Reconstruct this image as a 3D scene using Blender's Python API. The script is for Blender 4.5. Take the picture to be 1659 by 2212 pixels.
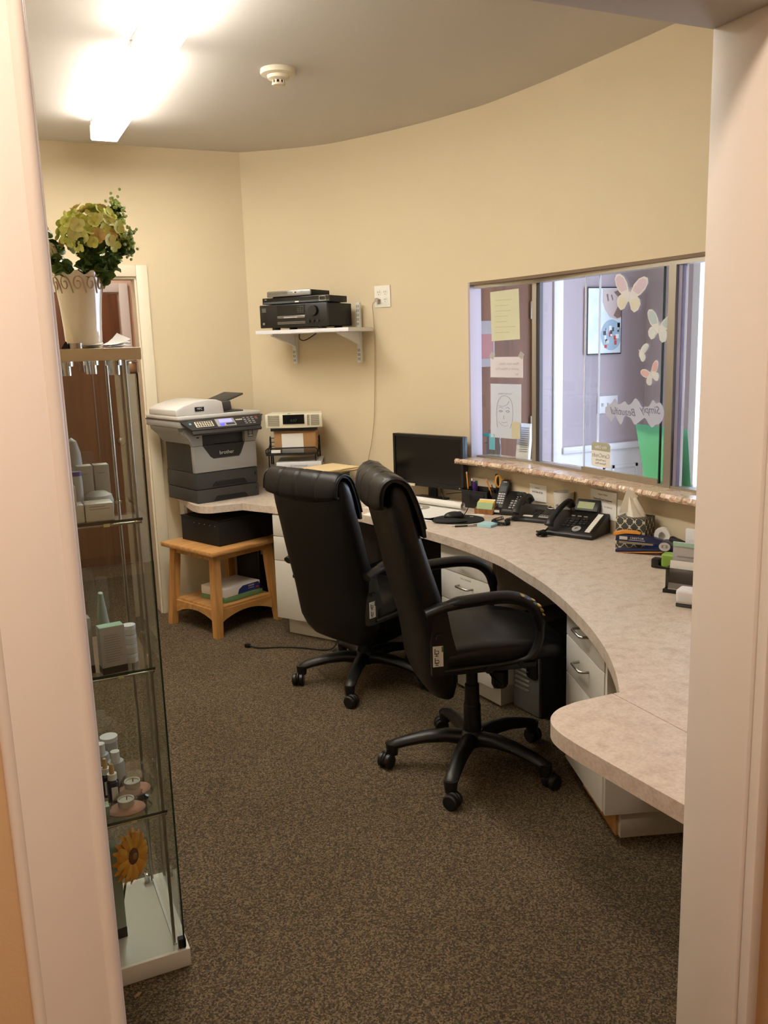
import bpy, bmesh, math, random
from mathutils import Vector, Matrix, Euler
random.seed(7)
PI = math.pi
scene = bpy.context.scene
for o in list(bpy.data.objects): bpy.data.objects.remove(o)
C = scene.collection

# ---------------------------------------------------------------- camera
H = 1.60                                     # eye height, metres
def make_camera():
    f, W = 1880.0, 1659.0
    down = Vector((303.5, 9730.0, f)).normalized()          # room 'down' seen in camera axes (x right, y down, z forward)
    up = -down
    fw = Vector((0, 0, 1)); fw = (fw - fw.dot(up)*up).normalized()
    rt = fw.cross(up)
    if rt.x < 0: rt = -rt
    th = math.radians(24.6)                                  # view turned to the right of the room's Y axis
    Yax = fw*math.cos(th) - rt*math.sin(th)
    Xax = rt*math.cos(th) + fw*math.sin(th)
    cx = Vector((Xax.x, Yax.x, up.x)); cy = -Vector((Xax.y, Yax.y, up.y)); cz = -Vector((Xax.z, Yax.z, up.z))
    m = Matrix((cx, cy, cz)).transposed().to_4x4(); m.translation = (0, 0, H)
    cam = bpy.data.cameras.new('camera'); cam.sensor_fit = 'HORIZONTAL'; cam.sensor_width = 36.0
    cam.lens = f/W*36.0; cam.clip_start = 0.02; cam.clip_end = 60
    o = bpy.data.objects.new('camera', cam); C.objects.link(o); o.matrix_world = m
    scene.camera = o
make_camera()

# ---------------------------------------------------------------- world, lights, exposure
LENS_E = 46.0          # fluorescent lens emission
HALL_E = 128.0           # hall ceiling lamp glass
DAY_W = 190.0           # daylight through the lobby window
scene.view_settings.view_transform = 'Standard'
scene.view_settings.look = 'None'
scene.view_settings.gamma = 1.0
scene.view_settings.use_curve_mapping = False
scene.view_settings.exposure = 0.0
w = bpy.data.worlds.new('world'); scene.world = w; w.use_nodes = True
bgn = w.node_tree.nodes['Background']; bgn.inputs[0].default_value = (0.72, 0.82, 1.0, 1); bgn.inputs[1].default_value = 1.6
def area_light(name, loc, rot, sx, sy, power, col):
    l = bpy.data.lights.new(name, 'AREA'); l.shape = 'RECTANGLE'; l.size = sx; l.size_y = sy; l.energy = power; l.color = col
    o = bpy.data.objects.new(name, l); C.objects.link(o); o.location = loc; o.rotation_euler = rot
    return o
area_light('window_daylight', (4.75, 3.0, 1.45), (0, PI/2, 0), 2.0, 2.4, DAY_W, (0.70, 0.79, 1.0))

# ---------------------------------------------------------------- materials
def lin(c):
    c = c/255.0
    return c/12.92 if c <= 0.04045 else ((c+0.055)/1.055)**2.4
def rgb(c): return (lin(c[0]), lin(c[1]), lin(c[2]), 1)
MATS = {}
def mat(name, col, rough=0.5, metal=0.0, var=0.06, scale=30.0, bump=0.0, bscale=None, spec=0.5, coat=0.0, emit=0.0, sheen=0.0):
    if name in MATS: return MATS[name]
    m = bpy.data.materials.new(name); m.use_nodes = True; nt = m.node_tree; N = nt.nodes; L = nt.links
    b = N['Principled BSDF']
    b.inputs['Roughness'].default_value = rough; b.inputs['Metallic'].default_value = metal
    b.inputs['Specular IOR Level'].default_value = spec; b.inputs['Coat Weight'].default_value = coat
    tc = N.new('ShaderNodeTexCoord'); nz = N.new('ShaderNodeTexNoise'); nz.inputs['Scale'].default_value = scale; nz.inputs['Detail'].default_value = 3
    L.new(tc.outputs['Object'], nz.inputs['Vector'])
    mx = N.new('ShaderNodeMix'); mx.data_type = 'RGBA'
    c = rgb(col); k = 1-var
    mx.inputs[6].default_value = (c[0]*k, c[1]*k, c[2]*k, 1); mx.inputs[7].default_value = (min(1, c[0]*(1+var)), min(1, c[1]*(1+var)), min(1, c[2]*(1+var)), 1)
    L.new(nz.outputs['Fac'], mx.inputs[0]); L.new(mx.outputs[2], b.inputs['Base Color'])
    if bump:
        bp = N.new('ShaderNodeBump'); bp.inputs['Strength'].default_value = bump; bp.inputs['Distance'].default_value = 0.002
        n2 = N.new('ShaderNodeTexNoise'); n2.inputs['Scale'].default_value = bscale or scale*4; n2.inputs['Detail'].default_value = 4
        L.new(tc.outputs['Object'], n2.inputs['Vector']); L.new(n2.outputs['Fac'], bp.inputs['Height']); L.new(bp.outputs['Normal'], b.inputs['Normal'])
    if emit:
        L.new(mx.outputs[2], b.inputs['Emission Color']); b.inputs['Emission Strength'].default_value = emit
    MATS[name] = m
    return m
def nodes_mat(name):
    m = bpy.data.materials.new(name); m.use_nodes = True; MATS[name] = m
    return m, m.node_tree.nodes, m.node_tree.links, m.node_tree.nodes['Principled BSDF']
def ramp(N, stops):
    r = N.new('ShaderNodeValToRGB'); e = r.color_ramp.elements
    while len(e) < len(stops): e.new(0.5)
    for i, (p, c) in enumerate(stops): e[i].position = p; e[i].color = rgb(c)
    return r
def glass_mat(name, tint, rough=0.0, ior=1.45):
    m = bpy.data.materials.new(name); m.use_nodes = True; nt = m.node_tree; N = nt.nodes; L = nt.links; N.clear()
    out = N.new('ShaderNodeOutputMaterial'); tr = N.new('ShaderNodeBsdfTransparent'); gl = N.new('ShaderNodeBsdfGlossy'); fr = N.new('ShaderNodeFresnel')
    nz = N.new('ShaderNodeTexNoise'); nz.inputs['Scale'].default_value = 3; tc = N.new('ShaderNodeTexCoord'); L.new(tc.outputs['Object'], nz.inputs['Vector'])
    mxc = N.new('ShaderNodeMix'); mxc.data_type = 'RGBA'; tint = tuple(math.sqrt(t) for t in tint); mxc.inputs[6].default_value = tint+(1,); mxc.inputs[7].default_value = tuple(min(1, t*1.02) for t in tint)+(1,)
    L.new(nz.outputs['Fac'], mxc.inputs[0]); L.new(mxc.outputs[2], tr.inputs['Color'])
    gl.inputs['Roughness'].default_value = rough; fr.inputs['IOR'].default_value = ior
    ge = N.new('ShaderNodeNewGeometry'); iv = N.new('ShaderNodeMath'); iv.operation = 'SUBTRACT'; iv.inputs[0].default_value = 1.0; L.new(ge.outputs['Backfacing'], iv.inputs[1])
    mu = N.new('ShaderNodeMath'); mu.operation = 'MULTIPLY'; L.new(fr.outputs[0], mu.inputs[0]); L.new(iv.outputs[0], mu.inputs[1])   # reflect at the outer faces only
    mx = N.new('ShaderNodeMixShader'); L.new(mu.outputs[0], mx.inputs[0]); L.new(tr.outputs[0], mx.inputs[1]); L.new(gl.outputs[0], mx.inputs[2]); L.new(mx.outputs[0], out.inputs['Surface'])
    MATS[name] = m
    return m

# carpet: mottled brown loop pile
m, N, L, b = nodes_mat('carpet')
tc = N.new('ShaderNodeTexCoord'); vo = N.new('ShaderNodeTexVoronoi'); vo.inputs['Scale'].default_value = 230
n1 = N.new('ShaderNodeTexNoise'); n1.inputs['Scale'].default_value = 135; n1.inputs['Detail'].default_value = 5; n1.inputs['Roughness'].default_value = 0.75
n3 = N.new('ShaderNodeTexNoise'); n3.inputs['Scale'].default_value = 2.2; n3.inputs['Detail'].default_value = 4
for q in (vo, n1, n3): L.new(tc.outputs['Object'], q.inputs['Vector'])
sep = N.new('ShaderNodeSeparateColor'); L.new(vo.outputs['Color'], sep.inputs[0])
r1 = ramp(N, [(0.0, (32, 28, 24)), (0.28, (92, 79, 60)), (0.46, (58, 52, 46)), (0.66, (132, 116, 90)), (0.84, (98, 76, 58)), (1.0, (200, 180, 148))])
mxv = N.new('ShaderNodeMath'); mxv.operation = 'MULTIPLY_ADD'; L.new(sep.outputs[0], mxv.inputs[0]); mxv.inputs[1].default_value = 0.6
mm = N.new('ShaderNodeMath'); mm.operation = 'MULTIPLY'; L.new(n1.outputs['Fac'], mm.inputs[0]); mm.inputs[1].default_value = 0.4
L.new(mm.outputs[0], mxv.inputs[2]); L.new(mxv.outputs[0], r1.inputs[0])
mx = N.new('ShaderNodeMix'); mx.data_type = 'RGBA'; mx.blend_type = 'MULTIPLY'; mx.inputs[0].default_value = 0.35
r3 = ramp(N, [(0.3, (190, 185, 180)), (0.7, (255, 255, 255))]); L.new(n3.outputs['Fac'], r3.inputs[0])
L.new(r1.outputs[0], mx.inputs[6]); L.new(r3.outputs[0], mx.inputs[7]); L.new(mx.outputs[2], b.inputs['Base Color'])
b.inputs['Roughness'].default_value = 0.95; b.inputs['Specular IOR Level'].default_value = 0.1
bp = N.new('ShaderNodeBump'); bp.inputs['Strength'].default_value = 0.9; bp.inputs['Distance'].default_value = 0.004
L.new(mxv.outputs[0], bp.inputs['Height']); L.new(bp.outputs['Normal'], b.inputs['Normal'])

# speckled laminate worktop
m, N, L, b = nodes_mat('laminate')
tc = N.new('ShaderNodeTexCoord'); n1 = N.new('ShaderNodeTexNoise'); n1.inputs['Scale'].default_value = 26; n1.inputs['Detail'].default_value = 7; n1.inputs['Roughness'].default_value = 0.68
n2 = N.new('ShaderNodeTexNoise'); n2.inputs['Scale'].default_value = 140; n2.inputs['Detail'].default_value = 2
for q in (n1, n2): L.new(tc.outputs['Object'], q.inputs['Vector'])
r1 = ramp(N, [(0.30, (190, 170, 152)), (0.46, (208, 192, 175)), (0.6, (216, 202, 187)), (0.75, (198, 179, 162))]); L.new(n1.outputs['Fac'], r1.inputs[0])
r2 = ramp(N, [(0.35, (225, 222, 220)), (0.6, (255, 255, 255))]); L.new(n2.outputs['Fac'], r2.inputs[0])
mx = N.new('ShaderNodeMix'); mx.data_type = 'RGBA'; mx.blend_type = 'MULTIPLY'; mx.inputs[0].default_value = 0.5
L.new(r1.outputs[0], mx.inputs[6]); L.new(r2.outputs[0], mx.inputs[7]); L.new(mx.outputs[2], b.inputs['Base Color']); b.inputs['Roughness'].default_value = 0.42

# granite
m, N, L, b = nodes_mat('granite')
tc = N.new('ShaderNodeTexCoord'); n1 = N.new('ShaderNodeTexNoise'); n1.inputs['Scale'].default_value = 17; n1.inputs['Detail'].default_value = 8; n1.inputs['Roughness'].default_value = 0.72; n1.inputs['Distortion'].default_value = 1.2
vo = N.new('ShaderNodeTexVoronoi'); vo.inputs['Scale'].default_value = 85
for q in (n1, vo): L.new(tc.outputs['Object'], q.inputs['Vector'])
r1 = ramp(N, [(0.28, (92, 58, 46)), (0.40, (182, 146, 122)), (0.52, (218, 196, 168)), (0.63, (206, 172, 148)), (0.74, (160, 128, 108))]); L.new(n1.outputs['Fac'], r1.inputs[0])
r2 = ramp(N, [(0.0, (150, 120, 110)), (0.25, (255, 255, 255))]); L.new(vo.outputs['Distance'], r2.inputs[0])
mx = N.new('ShaderNodeMix'); mx.data_type = 'RGBA'; mx.blend_type = 'MULTIPLY'; mx.inputs[0].default_value = 0.55
L.new(r1.outputs[0], mx.inputs[6]); L.new(r2.outputs[0], mx.inputs[7]); L.new(mx.outputs[2], b.inputs['Base Color']); b.inputs['Roughness'].default_value = 0.16

# wood, honey oak and brown door wood
def wood(name, c0, c1, scale=6.0, stretch=(1, 1, 0.08), rough=0.4):
    m, N, L, b = nodes_mat(name)
    tc = N.new('ShaderNodeTexCoord'); mp = N.new('ShaderNodeMapping'); mp.inputs['Scale'].default_value = stretch
    nz = N.new('ShaderNodeTexNoise'); nz.inputs['Scale'].default_value = scale*6; nz.inputs['Detail'].default_value = 6; nz.inputs['Distortion'].default_value = 0.6
    L.new(tc.outputs['Object'], mp.inputs[0]); L.new(mp.outputs[0], nz.inputs['Vector'])
    r = ramp(N, [(0.35, c0), (0.65, c1)]); L.new(nz.outputs['Fac'], r.inputs[0]); L.new(r.outputs[0], b.inputs['Base Color']); b.inputs['Roughness'].default_value = rough
wood('oak', (176, 124, 64), (204, 154, 92))
wood('oak_flat', (180, 130, 70), (206, 158, 98), stretch=(0.12, 1, 1))
wood('door_wood', (92, 56, 33), (114, 72, 43), scale=3, rough=0.65)
wood('bamboo', (128, 82, 44), (170, 118, 68), scale=8, stretch=(1, 1, 0.15))

# quatrefoil tissue-box lattice: grey print with cream lines
m, N, L, b = nodes_mat('lattice')
tc = N.new('ShaderNodeTexCoord'); sx = N.new('ShaderNodeSeparateXYZ'); L.new(tc.outputs['Object'], sx.inputs[0])
def mnode(op, a, bb=None, **k):
    n = N.new('ShaderNodeMath'); n.operation = op
    for i, v in enumerate((a, bb)):
        if v is None: continue
        if isinstance(v, (int, float)): n.inputs[i].default_value = v
        else: L.new(v, n.inputs[i])
    return n.outputs[0]
hx = mnode('ADD', sx.outputs[0], sx.outputs[1])
cu = mnode('COSINE', mnode('MULTIPLY', hx, 2*PI/0.040)); cv = mnode('COSINE', mnode('MULTIPLY', sx.outputs[2], 2*PI/0.046))
c3 = mnode('COSINE', mnode('MULTIPLY', hx, 6*PI/0.040)); c4 = mnode('COSINE', mnode('MULTIPLY', sx.outputs[2], 6*PI/0.046))
s = mnode('ADD', mnode('ADD', cu, cv), mnode('MULTIPLY', mnode('SUBTRACT', c3, c4), 0.0))
s = mnode('ADD', s, mnode('MULTIPLY', mnode('MULTIPLY', c3, c4), 0.28))
ln = mnode('LESS_THAN', mnode('ABSOLUTE', s), 0.26)
mx = N.new('ShaderNodeMix'); mx.data_type = 'RGBA'; mx.inputs[6].default_value = rgb((66, 66, 60)); mx.inputs[7].default_value = rgb((205, 200, 178))
L.new(ln, mx.inputs[0]); L.new(mx.outputs[2], b.inputs['Base Color']); b.inputs['Roughness'].default_value = 0.6

wall_p = mat('wall_paint', (214, 198, 166), 0.75, var=0.015, scale=3, bump=0.12, bscale=260)
ceil_p = mat('ceiling_paint', (206, 200, 193), 0.85, var=0.015, scale=3, bump=0.15, bscale=200)
hall_p = mat('hall_paint', (212, 180, 138), 0.75, var=0.02, scale=3, bump=0.1, bscale=260)
trim_p = mat('trim_paint', (234, 226, 216), 0.42, var=0.01, scale=6)
cream_p = mat('casing_paint', (224, 214, 190), 0.45, var=0.01, scale=6)
lob_p = mat('lobby_paint', (178, 166, 172), 0.75, var=0.015, scale=3)
white_p = mat('white_paint', (225, 225, 228), 0.45, var=0.01)
mel = mat('white_melamine', (216, 212, 202), 0.4, var=0.01, scale=12)
alum = mat('aluminium', (178, 174, 165), 0.38, 0.85, var=0.03, scale=60)
chrome = mat('chrome', (205, 205, 205), 0.12, 1.0, var=0.02)
steel = mat('brushed_steel', (170, 164, 152), 0.3, 1.0, var=0.04, scale=90)
leather = mat('black_leather', (10, 10, 11), 0.40, var=0.2, scale=60, bump=0.25, bscale=420, spec=0.35)
blkpl = mat('black_plastic', (20, 19, 18), 0.42, var=0.12, scale=50)
blkmat = mat('black_matte', (16, 16, 16), 0.7, var=0.12, scale=50)
blkgl = mat('black_gloss', (10, 10, 11), 0.12, var=0.1)
dgrey = mat('dark_grey_plastic', (58, 58, 57), 0.5, var=0.04)
lgrey = mat('light_grey_plastic', (160, 160, 158), 0.45, var=0.02)
pgrey = mat('pale_grey_plastic', (206, 204, 200), 0.45, var=0.02)
paper = mat('white_paper', (236, 234, 228), 0.8, var=0.01)
ink = mat('ink', (40, 38, 38), 0.7, var=0.05)
pink_ink = mat('faint_ink', (150, 146, 140), 0.8, var=0.05)
glass_w = glass_mat('window_glass', (0.93, 0.95, 0.96))
glass_c = glass_mat('cabinet_glass', (0.84, 0.88, 0.85), 0.0, 1.85)
glass_s = glass_mat('shelf_glass', (0.80, 0.87, 0.83), 0.0, 1.7)
glass_e = mat('glass_edge', (26, 52, 42), 0.25, var=0.1)
clear = glass_mat('clear_plastic', (0.94, 0.95, 0.95), 0.08)

# ---------------------------------------------------------------- mesh helpers
class B:
    def __init__(s): s.bm = bmesh.new()
    def _add(s, tmp, M=None):
        if M is not None: bmesh.ops.transform(tmp, matrix=M, verts=tmp.verts)
        me = bpy.data.meshes.new('t'); tmp.to_mesh(me); tmp.free(); s.bm.from_mesh(me); bpy.data.meshes.remove(me)
        return s
    def box(s, c, d, rot=(0, 0, 0), bev=0.0, seg=2):
        t = bmesh.new(); bmesh.ops.create_cube(t, size=1.0); bmesh.ops.scale(t, vec=d, verts=t.verts)
        if bev: bmesh.ops.bevel(t, geom=list(t.edges), offset=bev, segments=seg, profile=0.5, affect='EDGES', clamp_overlap=True)
        return s._add(t, Matrix.Translation(c) @ Euler(rot).to_matrix().to_4x4())
    def b2(s, x0, x1, y0, y1, z0, z1, bev=0.0, seg=2):
        return s.box(((x0+x1)/2, (y0+y1)/2, (z0+z1)/2), (x1-x0, y1-y0, z1-z0), bev=bev, seg=seg)
    def lathe(s, prof, n=24, M=None):
        t = bmesh.new(); rings = []
        for r, z in prof:
            if r < 1e-6: rings.append([t.verts.new((0, 0, z))])
            else: rings.append([t.verts.new((r*math.cos(2*PI*i/n), r*math.sin(2*PI*i/n), z)) for i in range(n)])
        for a, b in zip(rings, rings[1:]):
            for i in range(n):
                j = (i+1) % n
                if len(a) == 1 and len(b) == 1: continue
                if len(a) == 1: t.faces.new((a[0], b[i], b[j]))
                elif len(b) == 1: t.faces.new((a[i], a[j], b[0]))
                else: t.faces.new((a[i], a[j], b[j], b[i]))
        if len(rings[0]) > 1: t.faces.new(rings[0][::-1])
        if len(rings[-1]) > 1: t.faces.new(rings[-1])
        bmesh.ops.recalc_face_normals(t, faces=t.faces)
        return s._add(t, M)
    def cyl(s, p0, p1, r0, r1=None, n=16):
        p0, p1 = Vector(p0), Vector(p1); d = p1-p0; L = d.length
        M = Matrix.Translation(p0) @ d.to_track_quat('Z', 'Y').to_matrix().to_4x4()
        return s.lathe([(r0, 0), (r0 if r1 is None else r1, L)], n, M)
    def tube(s, pts, r, n=8, closed=False, sx=1.0, cap=True, side=None):
        pts = [Vector(p) for p in pts]; t = bmesh.new(); k = len(pts); rings = []
        rr = r if isinstance(r, (list, tuple)) else [r]*k
        prev = None
        for i, p in enumerate(pts):
            a = pts[(i-1) % k] if (closed or i > 0) else p; b = pts[(i+1) % k] if (closed or i < k-1) else p
            tg = (b-a).normalized()
            if side is not None: u = Vector(side)
            elif prev is None: u = tg.orthogonal().normalized()
            else: u = prev - prev.dot(tg)*tg
            u = (u - u.dot(tg)*tg).normalized(); prev = u; v = tg.cross(u)
            rings.append([t.verts.new(p + u*(rr[i]*sx*math.cos(2*PI*j/n)) + v*(rr[i]*math.sin(2*PI*j/n))) for j in range(n)])
        m = k if closed else k-1
        for i in range(m):
            a, b = rings[i], rings[(i+1) % k]
            for j in range(n): t.faces.new((a[j], a[(j+1) % n], b[(j+1) % n], b[j]))
        if not closed and cap: t.faces.new(rings[0][::-1]); t.faces.new(rings[-1])
        bmesh.ops.recalc_face_normals(t, faces=t.faces)
        return s._add(t)
    def prism(s, poly, z0, z1, M=None, bev=0.0):
        t = bmesh.new(); lo = [t.verts.new((x, y, z0)) for x, y in poly]; hi = [t.verts.new((x, y, z1)) for x, y in poly]; n = len(poly)
        t.faces.new(lo[::-1]); t.faces.new(hi)
        for i in range(n): t.faces.new((lo[i], lo[(i+1) % n], hi[(i+1) % n], hi[i]))
        bmesh.ops.recalc_face_normals(t, faces=t.faces)
        if bev: bmesh.ops.bevel(t, geom=list(t.edges), offset=bev, segments=2, profile=0.5, affect='EDGES', clamp_overlap=True)
        bmesh.ops.triangulate(t, faces=[f for f in t.faces if len(f.verts) > 4])
        return s._add(t, M)
    def profx(s, poly, x0, x1, bev=0.0):      # polygon in (y,z), extruded along x
        return s.prism(poly, x0, x1, Matrix(((0, 0, 1, 0), (1, 0, 0, 0), (0, 1, 0, 0), (0, 0, 0, 1))), bev)
    def profy(s, poly, y0, y1, bev=0.0):      # polygon in (x,z), extruded along y
        return s.prism(poly, y0, y1, Matrix(((1, 0, 0, 0), (0, 0, 1, 0), (0, 1, 0, 0), (0, 0, 0, 1))), bev)
    def sph(s, c, r, n=16, m=10, rot=(0, 0, 0)):
        t = bmesh.new(); bmesh.ops.create_uvsphere(t, u_segments=n, v_segments=m, radius=1.0)
        rr = r if isinstance(r, (tuple, list)) else (r, r, r)
        return s._add(t, Matrix.Translation(c) @ Euler(rot).to_matrix().to_4x4() @ Matrix.Diagonal((rr[0], rr[1], rr[2], 1)))
    def loft(s, rings, closed=True, cap=True):
        t = bmesh.new(); R = [[t.verts.new(p) for p in r] for r in rings]; n = len(rings[0])
        for a, b in zip(R, R[1:]):
            for j in range(n if closed else n-1): t.faces.new((a[j], a[(j+1) % n], b[(j+1) % n], b[j]))
        if cap and closed: t.faces.new(R[0][::-1]); t.faces.new(R[-1])
        bmesh.ops.recalc_face_normals(t, faces=t.faces)
        return s._add(t)
    def poly(s, pts):
        t = bmesh.new(); t.faces.new([t.verts.new(p) for p in pts]); return s._add(t)
    def done(s, name, m, parent=None, smooth=35, loc=None, rot=None):
        me = bpy.data.meshes.new(name); s.bm.to_mesh(me); s.bm.free()
        me.materials.append(m if not isinstance(m, str) else MATS[m])
        if smooth and len(me.polygons):
            me.polygons.foreach_set('use_smooth', [True]*len(me.polygons)); me.set_sharp_from_angle(angle=math.radians(smooth))
        o = bpy.data.objects.new(name, me); C.objects.link(o)
        if parent: o.parent = parent
        if loc: o.location = loc
        if rot: o.rotation_euler = rot
        return o
def thing(name, label, cat, loc=(0, 0, 0), rz=0.0, group=None):
    o = bpy.data.objects.new(name, None); C.objects.link(o); o.empty_display_size = 0.05
    o.location = loc; o.rotation_euler = (0, 0, rz); o['label'] = label; o['category'] = cat
    if group: o['group'] = group
    return o
def tag(o, label, cat, group=None):
    o['label'] = label; o['category'] = cat
    if group: o['group'] = group
    return o
def struct(o, label=None):
    o['kind'] = 'structure'
    if label: o['label'] = label
    return o
def bare(name):
    o = bpy.data.objects.new(name, None); C.objects.link(o); o.empty_display_size = 0.05; return struct(o)
def text(name, s, size, m, parent, loc, rot, mirror=False, align='CENTER', shear=0.0, sx=1.0):
    cu = bpy.data.curves.new(name, 'FONT'); cu.body = s; cu.size = size; cu.align_x = align; cu.align_y = 'CENTER'; cu.extrude = 0.0002; cu.resolution_u = 3; cu.shear = shear
    t = bpy.data.objects.new(name, cu); C.objects.link(t)
    me = bpy.data.meshes.new_from_object(t.evaluated_get(bpy.context.evaluated_depsgraph_get()))
    bpy.data.objects.remove(t); bpy.data.curves.remove(cu)
    for v in me.vertices: v.co.x *= (-sx if mirror else sx)
    me.materials.clear(); me.materials.append(m if not isinstance(m, str) else MATS[m])
    o = bpy.data.objects.new(name, me); C.objects.link(o); o.parent = parent; o.location = loc; o.rotation_euler = rot
    return o
def cat_rom(P, n=8):
    P = [Vector(p) for p in P]; out = []; Q = [2*P[0]-P[1]] + P + [2*P[-1]-P[-2]]
    for i in range(1, len(Q)-2):
        for k in range(n):
            t = k/n; a, b, c, d = Q[i-1], Q[i], Q[i+1], Q[i+2]
            out.append(0.5*((2*b)+(-a+c)*t+(2*a-5*b+4*c-d)*t*t+(-a+3*b-3*c+d)*t**3))
    out.append(P[-1]); return out
def rrect(w, h, r, n=4, cx=0.0, cy=0.0):
    out = []
    for (sx, sy, a0) in ((1, 1, 0), (-1, 1, PI/2), (-1, -1, PI), (1, -1, 1.5*PI)):
        for k in range(n+1):
            a = a0 + (PI/2)*k/n; out.append((cx+sx*(w/2-r)+r*math.cos(a), cy+sy*(h/2-r)+r*math.sin(a)))
    return out

# ================================================================ STRUCTURE
CEIL = 2.74
WALL = cat_rom([(1.545, 5.32), (1.753, 5.169), (1.967, 4.968), (2.132, 4.682), (2.267, 4.381), (2.372, 4.074), (2.418, 3.90), (2.466, 3.52), (2.49, 3.15),
                (2.505, 2.8), (2.51, 2.4), (2.51, 1.7), (2.51, 1.03)], 12)
def wall_offset(pts, d):                      # positive d = into the office
    out = []
    for i, p in enumerate(pts):
        a = pts[max(0, i-1)]; b = pts[min(len(pts)-1, i+1)]; t = (b-a).normalized()
        out.append(Vector((p.x + t.y*d, p.y - t.x*d)))
    return out
def strip(bd, pts, d0, d1, z0, z1):
    A = wall_offset(pts, d0); Bq = wall_offset(pts, d1)
    bd.prism([(p.x, p.y) for p in A] + [(p.x, p.y) for p in reversed(Bq)], z0, z1)

struct(B().b2(-3.0, 5.4, -2.4, 7.6, -0.1, 0.0).done('floor', 'carpet', smooth=0), 'mottled brown loop pile carpet')
struct(B().b2(-3.0, 5.4, -2.4, 7.6, CEIL, CEIL+0.1).done('ceiling', ceil_p, smooth=0), 'plain flat painted ceiling')
struct(B().b2(-0.22, -0.10, 1.025, 5.43, 0, CEIL).done('wall_left', wall_p, smooth=0))
# front wall with the doorway the picture is taken through
OX0, OX1, OZ = 0.076, 1.018, 2.03
fw = B(); fw.b2(-3.0, OX0-0.02, 0.905, 1.025, 0, CEIL); fw.b2(OX1+0.02, 2.66, 0.905, 1.025, 0, CEIL); fw.b2(OX0-0.02, OX1+0.02, 0.905, 1.025, OZ+0.02, CEIL)
struct(fw.done('wall_front', hall_p, smooth=0), 'tan painted wall around the open doorway')
jb = bare('trim_1'); jb['label'] = 'pale painted doorway lining around the opening'
B().b2(OX0-0.02, OX0, 0.898, 1.032, 0, OZ+0.02, bev=0.004).done('jamb_board', trim_p, jb)
B().b2(OX1, OX1+0.02, 0.905, 1.032, 0, OZ+0.02, bev=0.003).done('jamb_board', trim_p, jb)
B().b2(OX0, OX1, 0.898, 1.032, OZ, OZ+0.02, bev=0.002).done('head_board', ceil_p, jb)
B().b2(-0.010, OX0-0.016, 0.886, 0.904, 0, 2.11, bev=0.004).done('casing', trim_p, jb)
B().cyl((OX0-0.011, 0.893, 0), (OX0-0.011, 0.893, 2.06), 0.0085, n=14).done('bead', trim_p, jb)
B().cyl((-0.010, 0.89, 0), (-0.010, 0.89, 2.11), 0.007, n=12).done('bead', trim_p, jb)
B().b2(OX1+0.006, OX1+0.03, 0.884, 0.904, 0, 2.06, bev=0.004).done('casing', trim_p, jb)
B().b2(OX0-0.07, OX1+0.03, 0.886, 0.904, OZ+0.022, OZ+0.09, bev=0.003).done('casing', trim_p, jb)
# hall the camera stands in
struct(B().b2(-1.62, -1.5, -2.2, 0.905, 0, CEIL).done('wall_hall_left', hall_p, smooth=0))
struct(B().b2(2.3, 2.42, -2.2, 0.905, 0, CEIL).done('wall_hall_right', hall_p, smooth=0))
struct(B().b2(-1.62, 2.42, -2.32, -2.2, 0, CEIL).done('wall_hall_back', hall_p, smooth=0))
# back wall with a doorway at its left
BY = 5.31
bw = B(); bw.b2(-0.22, 0.08, BY, BY+0.12, 0, CEIL); bw.b2(0.905, 1.60, BY, BY+0.12, 0, CEIL); bw.b2(0.08, 0.905, BY, BY+0.12, 2.03, CEIL)
struct(bw.done('wall_back', wall_p, smooth=0), 'beige painted wall with a doorway behind the glass cabinet')
cs = bare('trim_2'); cs['label'] = 'cream door casing on the back wall'
B().b2(0.90, 0.966, BY-0.02, BY, 0, 2.089, bev=0.004).done('casing', cream_p, cs)
B().b2(0.02, 0.085, BY-0.02, BY, 0, 2.089, bev=0.004).done('casing', cream_p, cs)
B().b2(0.085, 0.90, BY-0.02, BY, 2.024, 2.089, bev=0.004).done('casing', cream_p, cs)
B().b2(0.89, 0.905, BY, BY+0.125, 0, 2.03).done('jamb_board', cream_p, cs)
B().b2(0.08, 0.095, BY, BY+0.125, 0, 2.03).done('jamb_board', cream_p, cs)
B().b2(0.095, 0.89, BY, BY+0.125, 2.012, 2.03).done('head_board', cream_p, cs)
bb = B(); bb.b2(0.97, 1.56, BY-0.012, BY, 0, 0.09, bev=0.003); struct(bb.done('baseboard_back', mat('brown_vinyl', (84, 62, 44), 0.6)))
# passage behind, with a second door frame and a brown wooden door
struct(B().b2(-0.6, 1.9, 6.74, 6.86, 0, CEIL).done('wall_passage', mat('pink_paint', (216, 190, 172), 0.75, var=0.015, scale=3), smooth=0))
struct(B().b2(1.55, 1.67, 5.43, 6.74, 0, CEIL).done('wall_passage_right', MATS['pink_paint'], smooth=0))
struct(B().b2(-0.72, -0.6, 5.31, 6.86, 0, CEIL).done('wall_passage_left', MATS['pink_paint'], smooth=0))
cs = bare('trim_3'); cs['label'] = 'white casing of the far doorway'
B().b2(1.01, 1.075, 6.715, 6.74, 0, 2.09, bev=0.004).done('casing', white_p, cs)
B().b2(0.12, 0.185, 6.715, 6.74, 0, 2.09, bev=0.004).done('casing', white_p, cs)
B().b2(0.185, 1.01, 6.715, 6.74, 2.027, 2.09, bev=0.004).done('casing', white_p, cs)
d2 = bare('door_2'); d2['label'] = 'brown wooden door in the far doorway'
B().b2(0.19, 0.995, 6.722, 6.738, 0.01, 2.015, bev=0.003).done('door_leaf', 'door_wood', d2)
B().sph((0.93, 6.69, 0.95), 0.03).cyl((0.93, 6.722, 0.95), (0.93, 6.69, 0.95), 0.012).done('door_knob', steel, d2)

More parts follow.
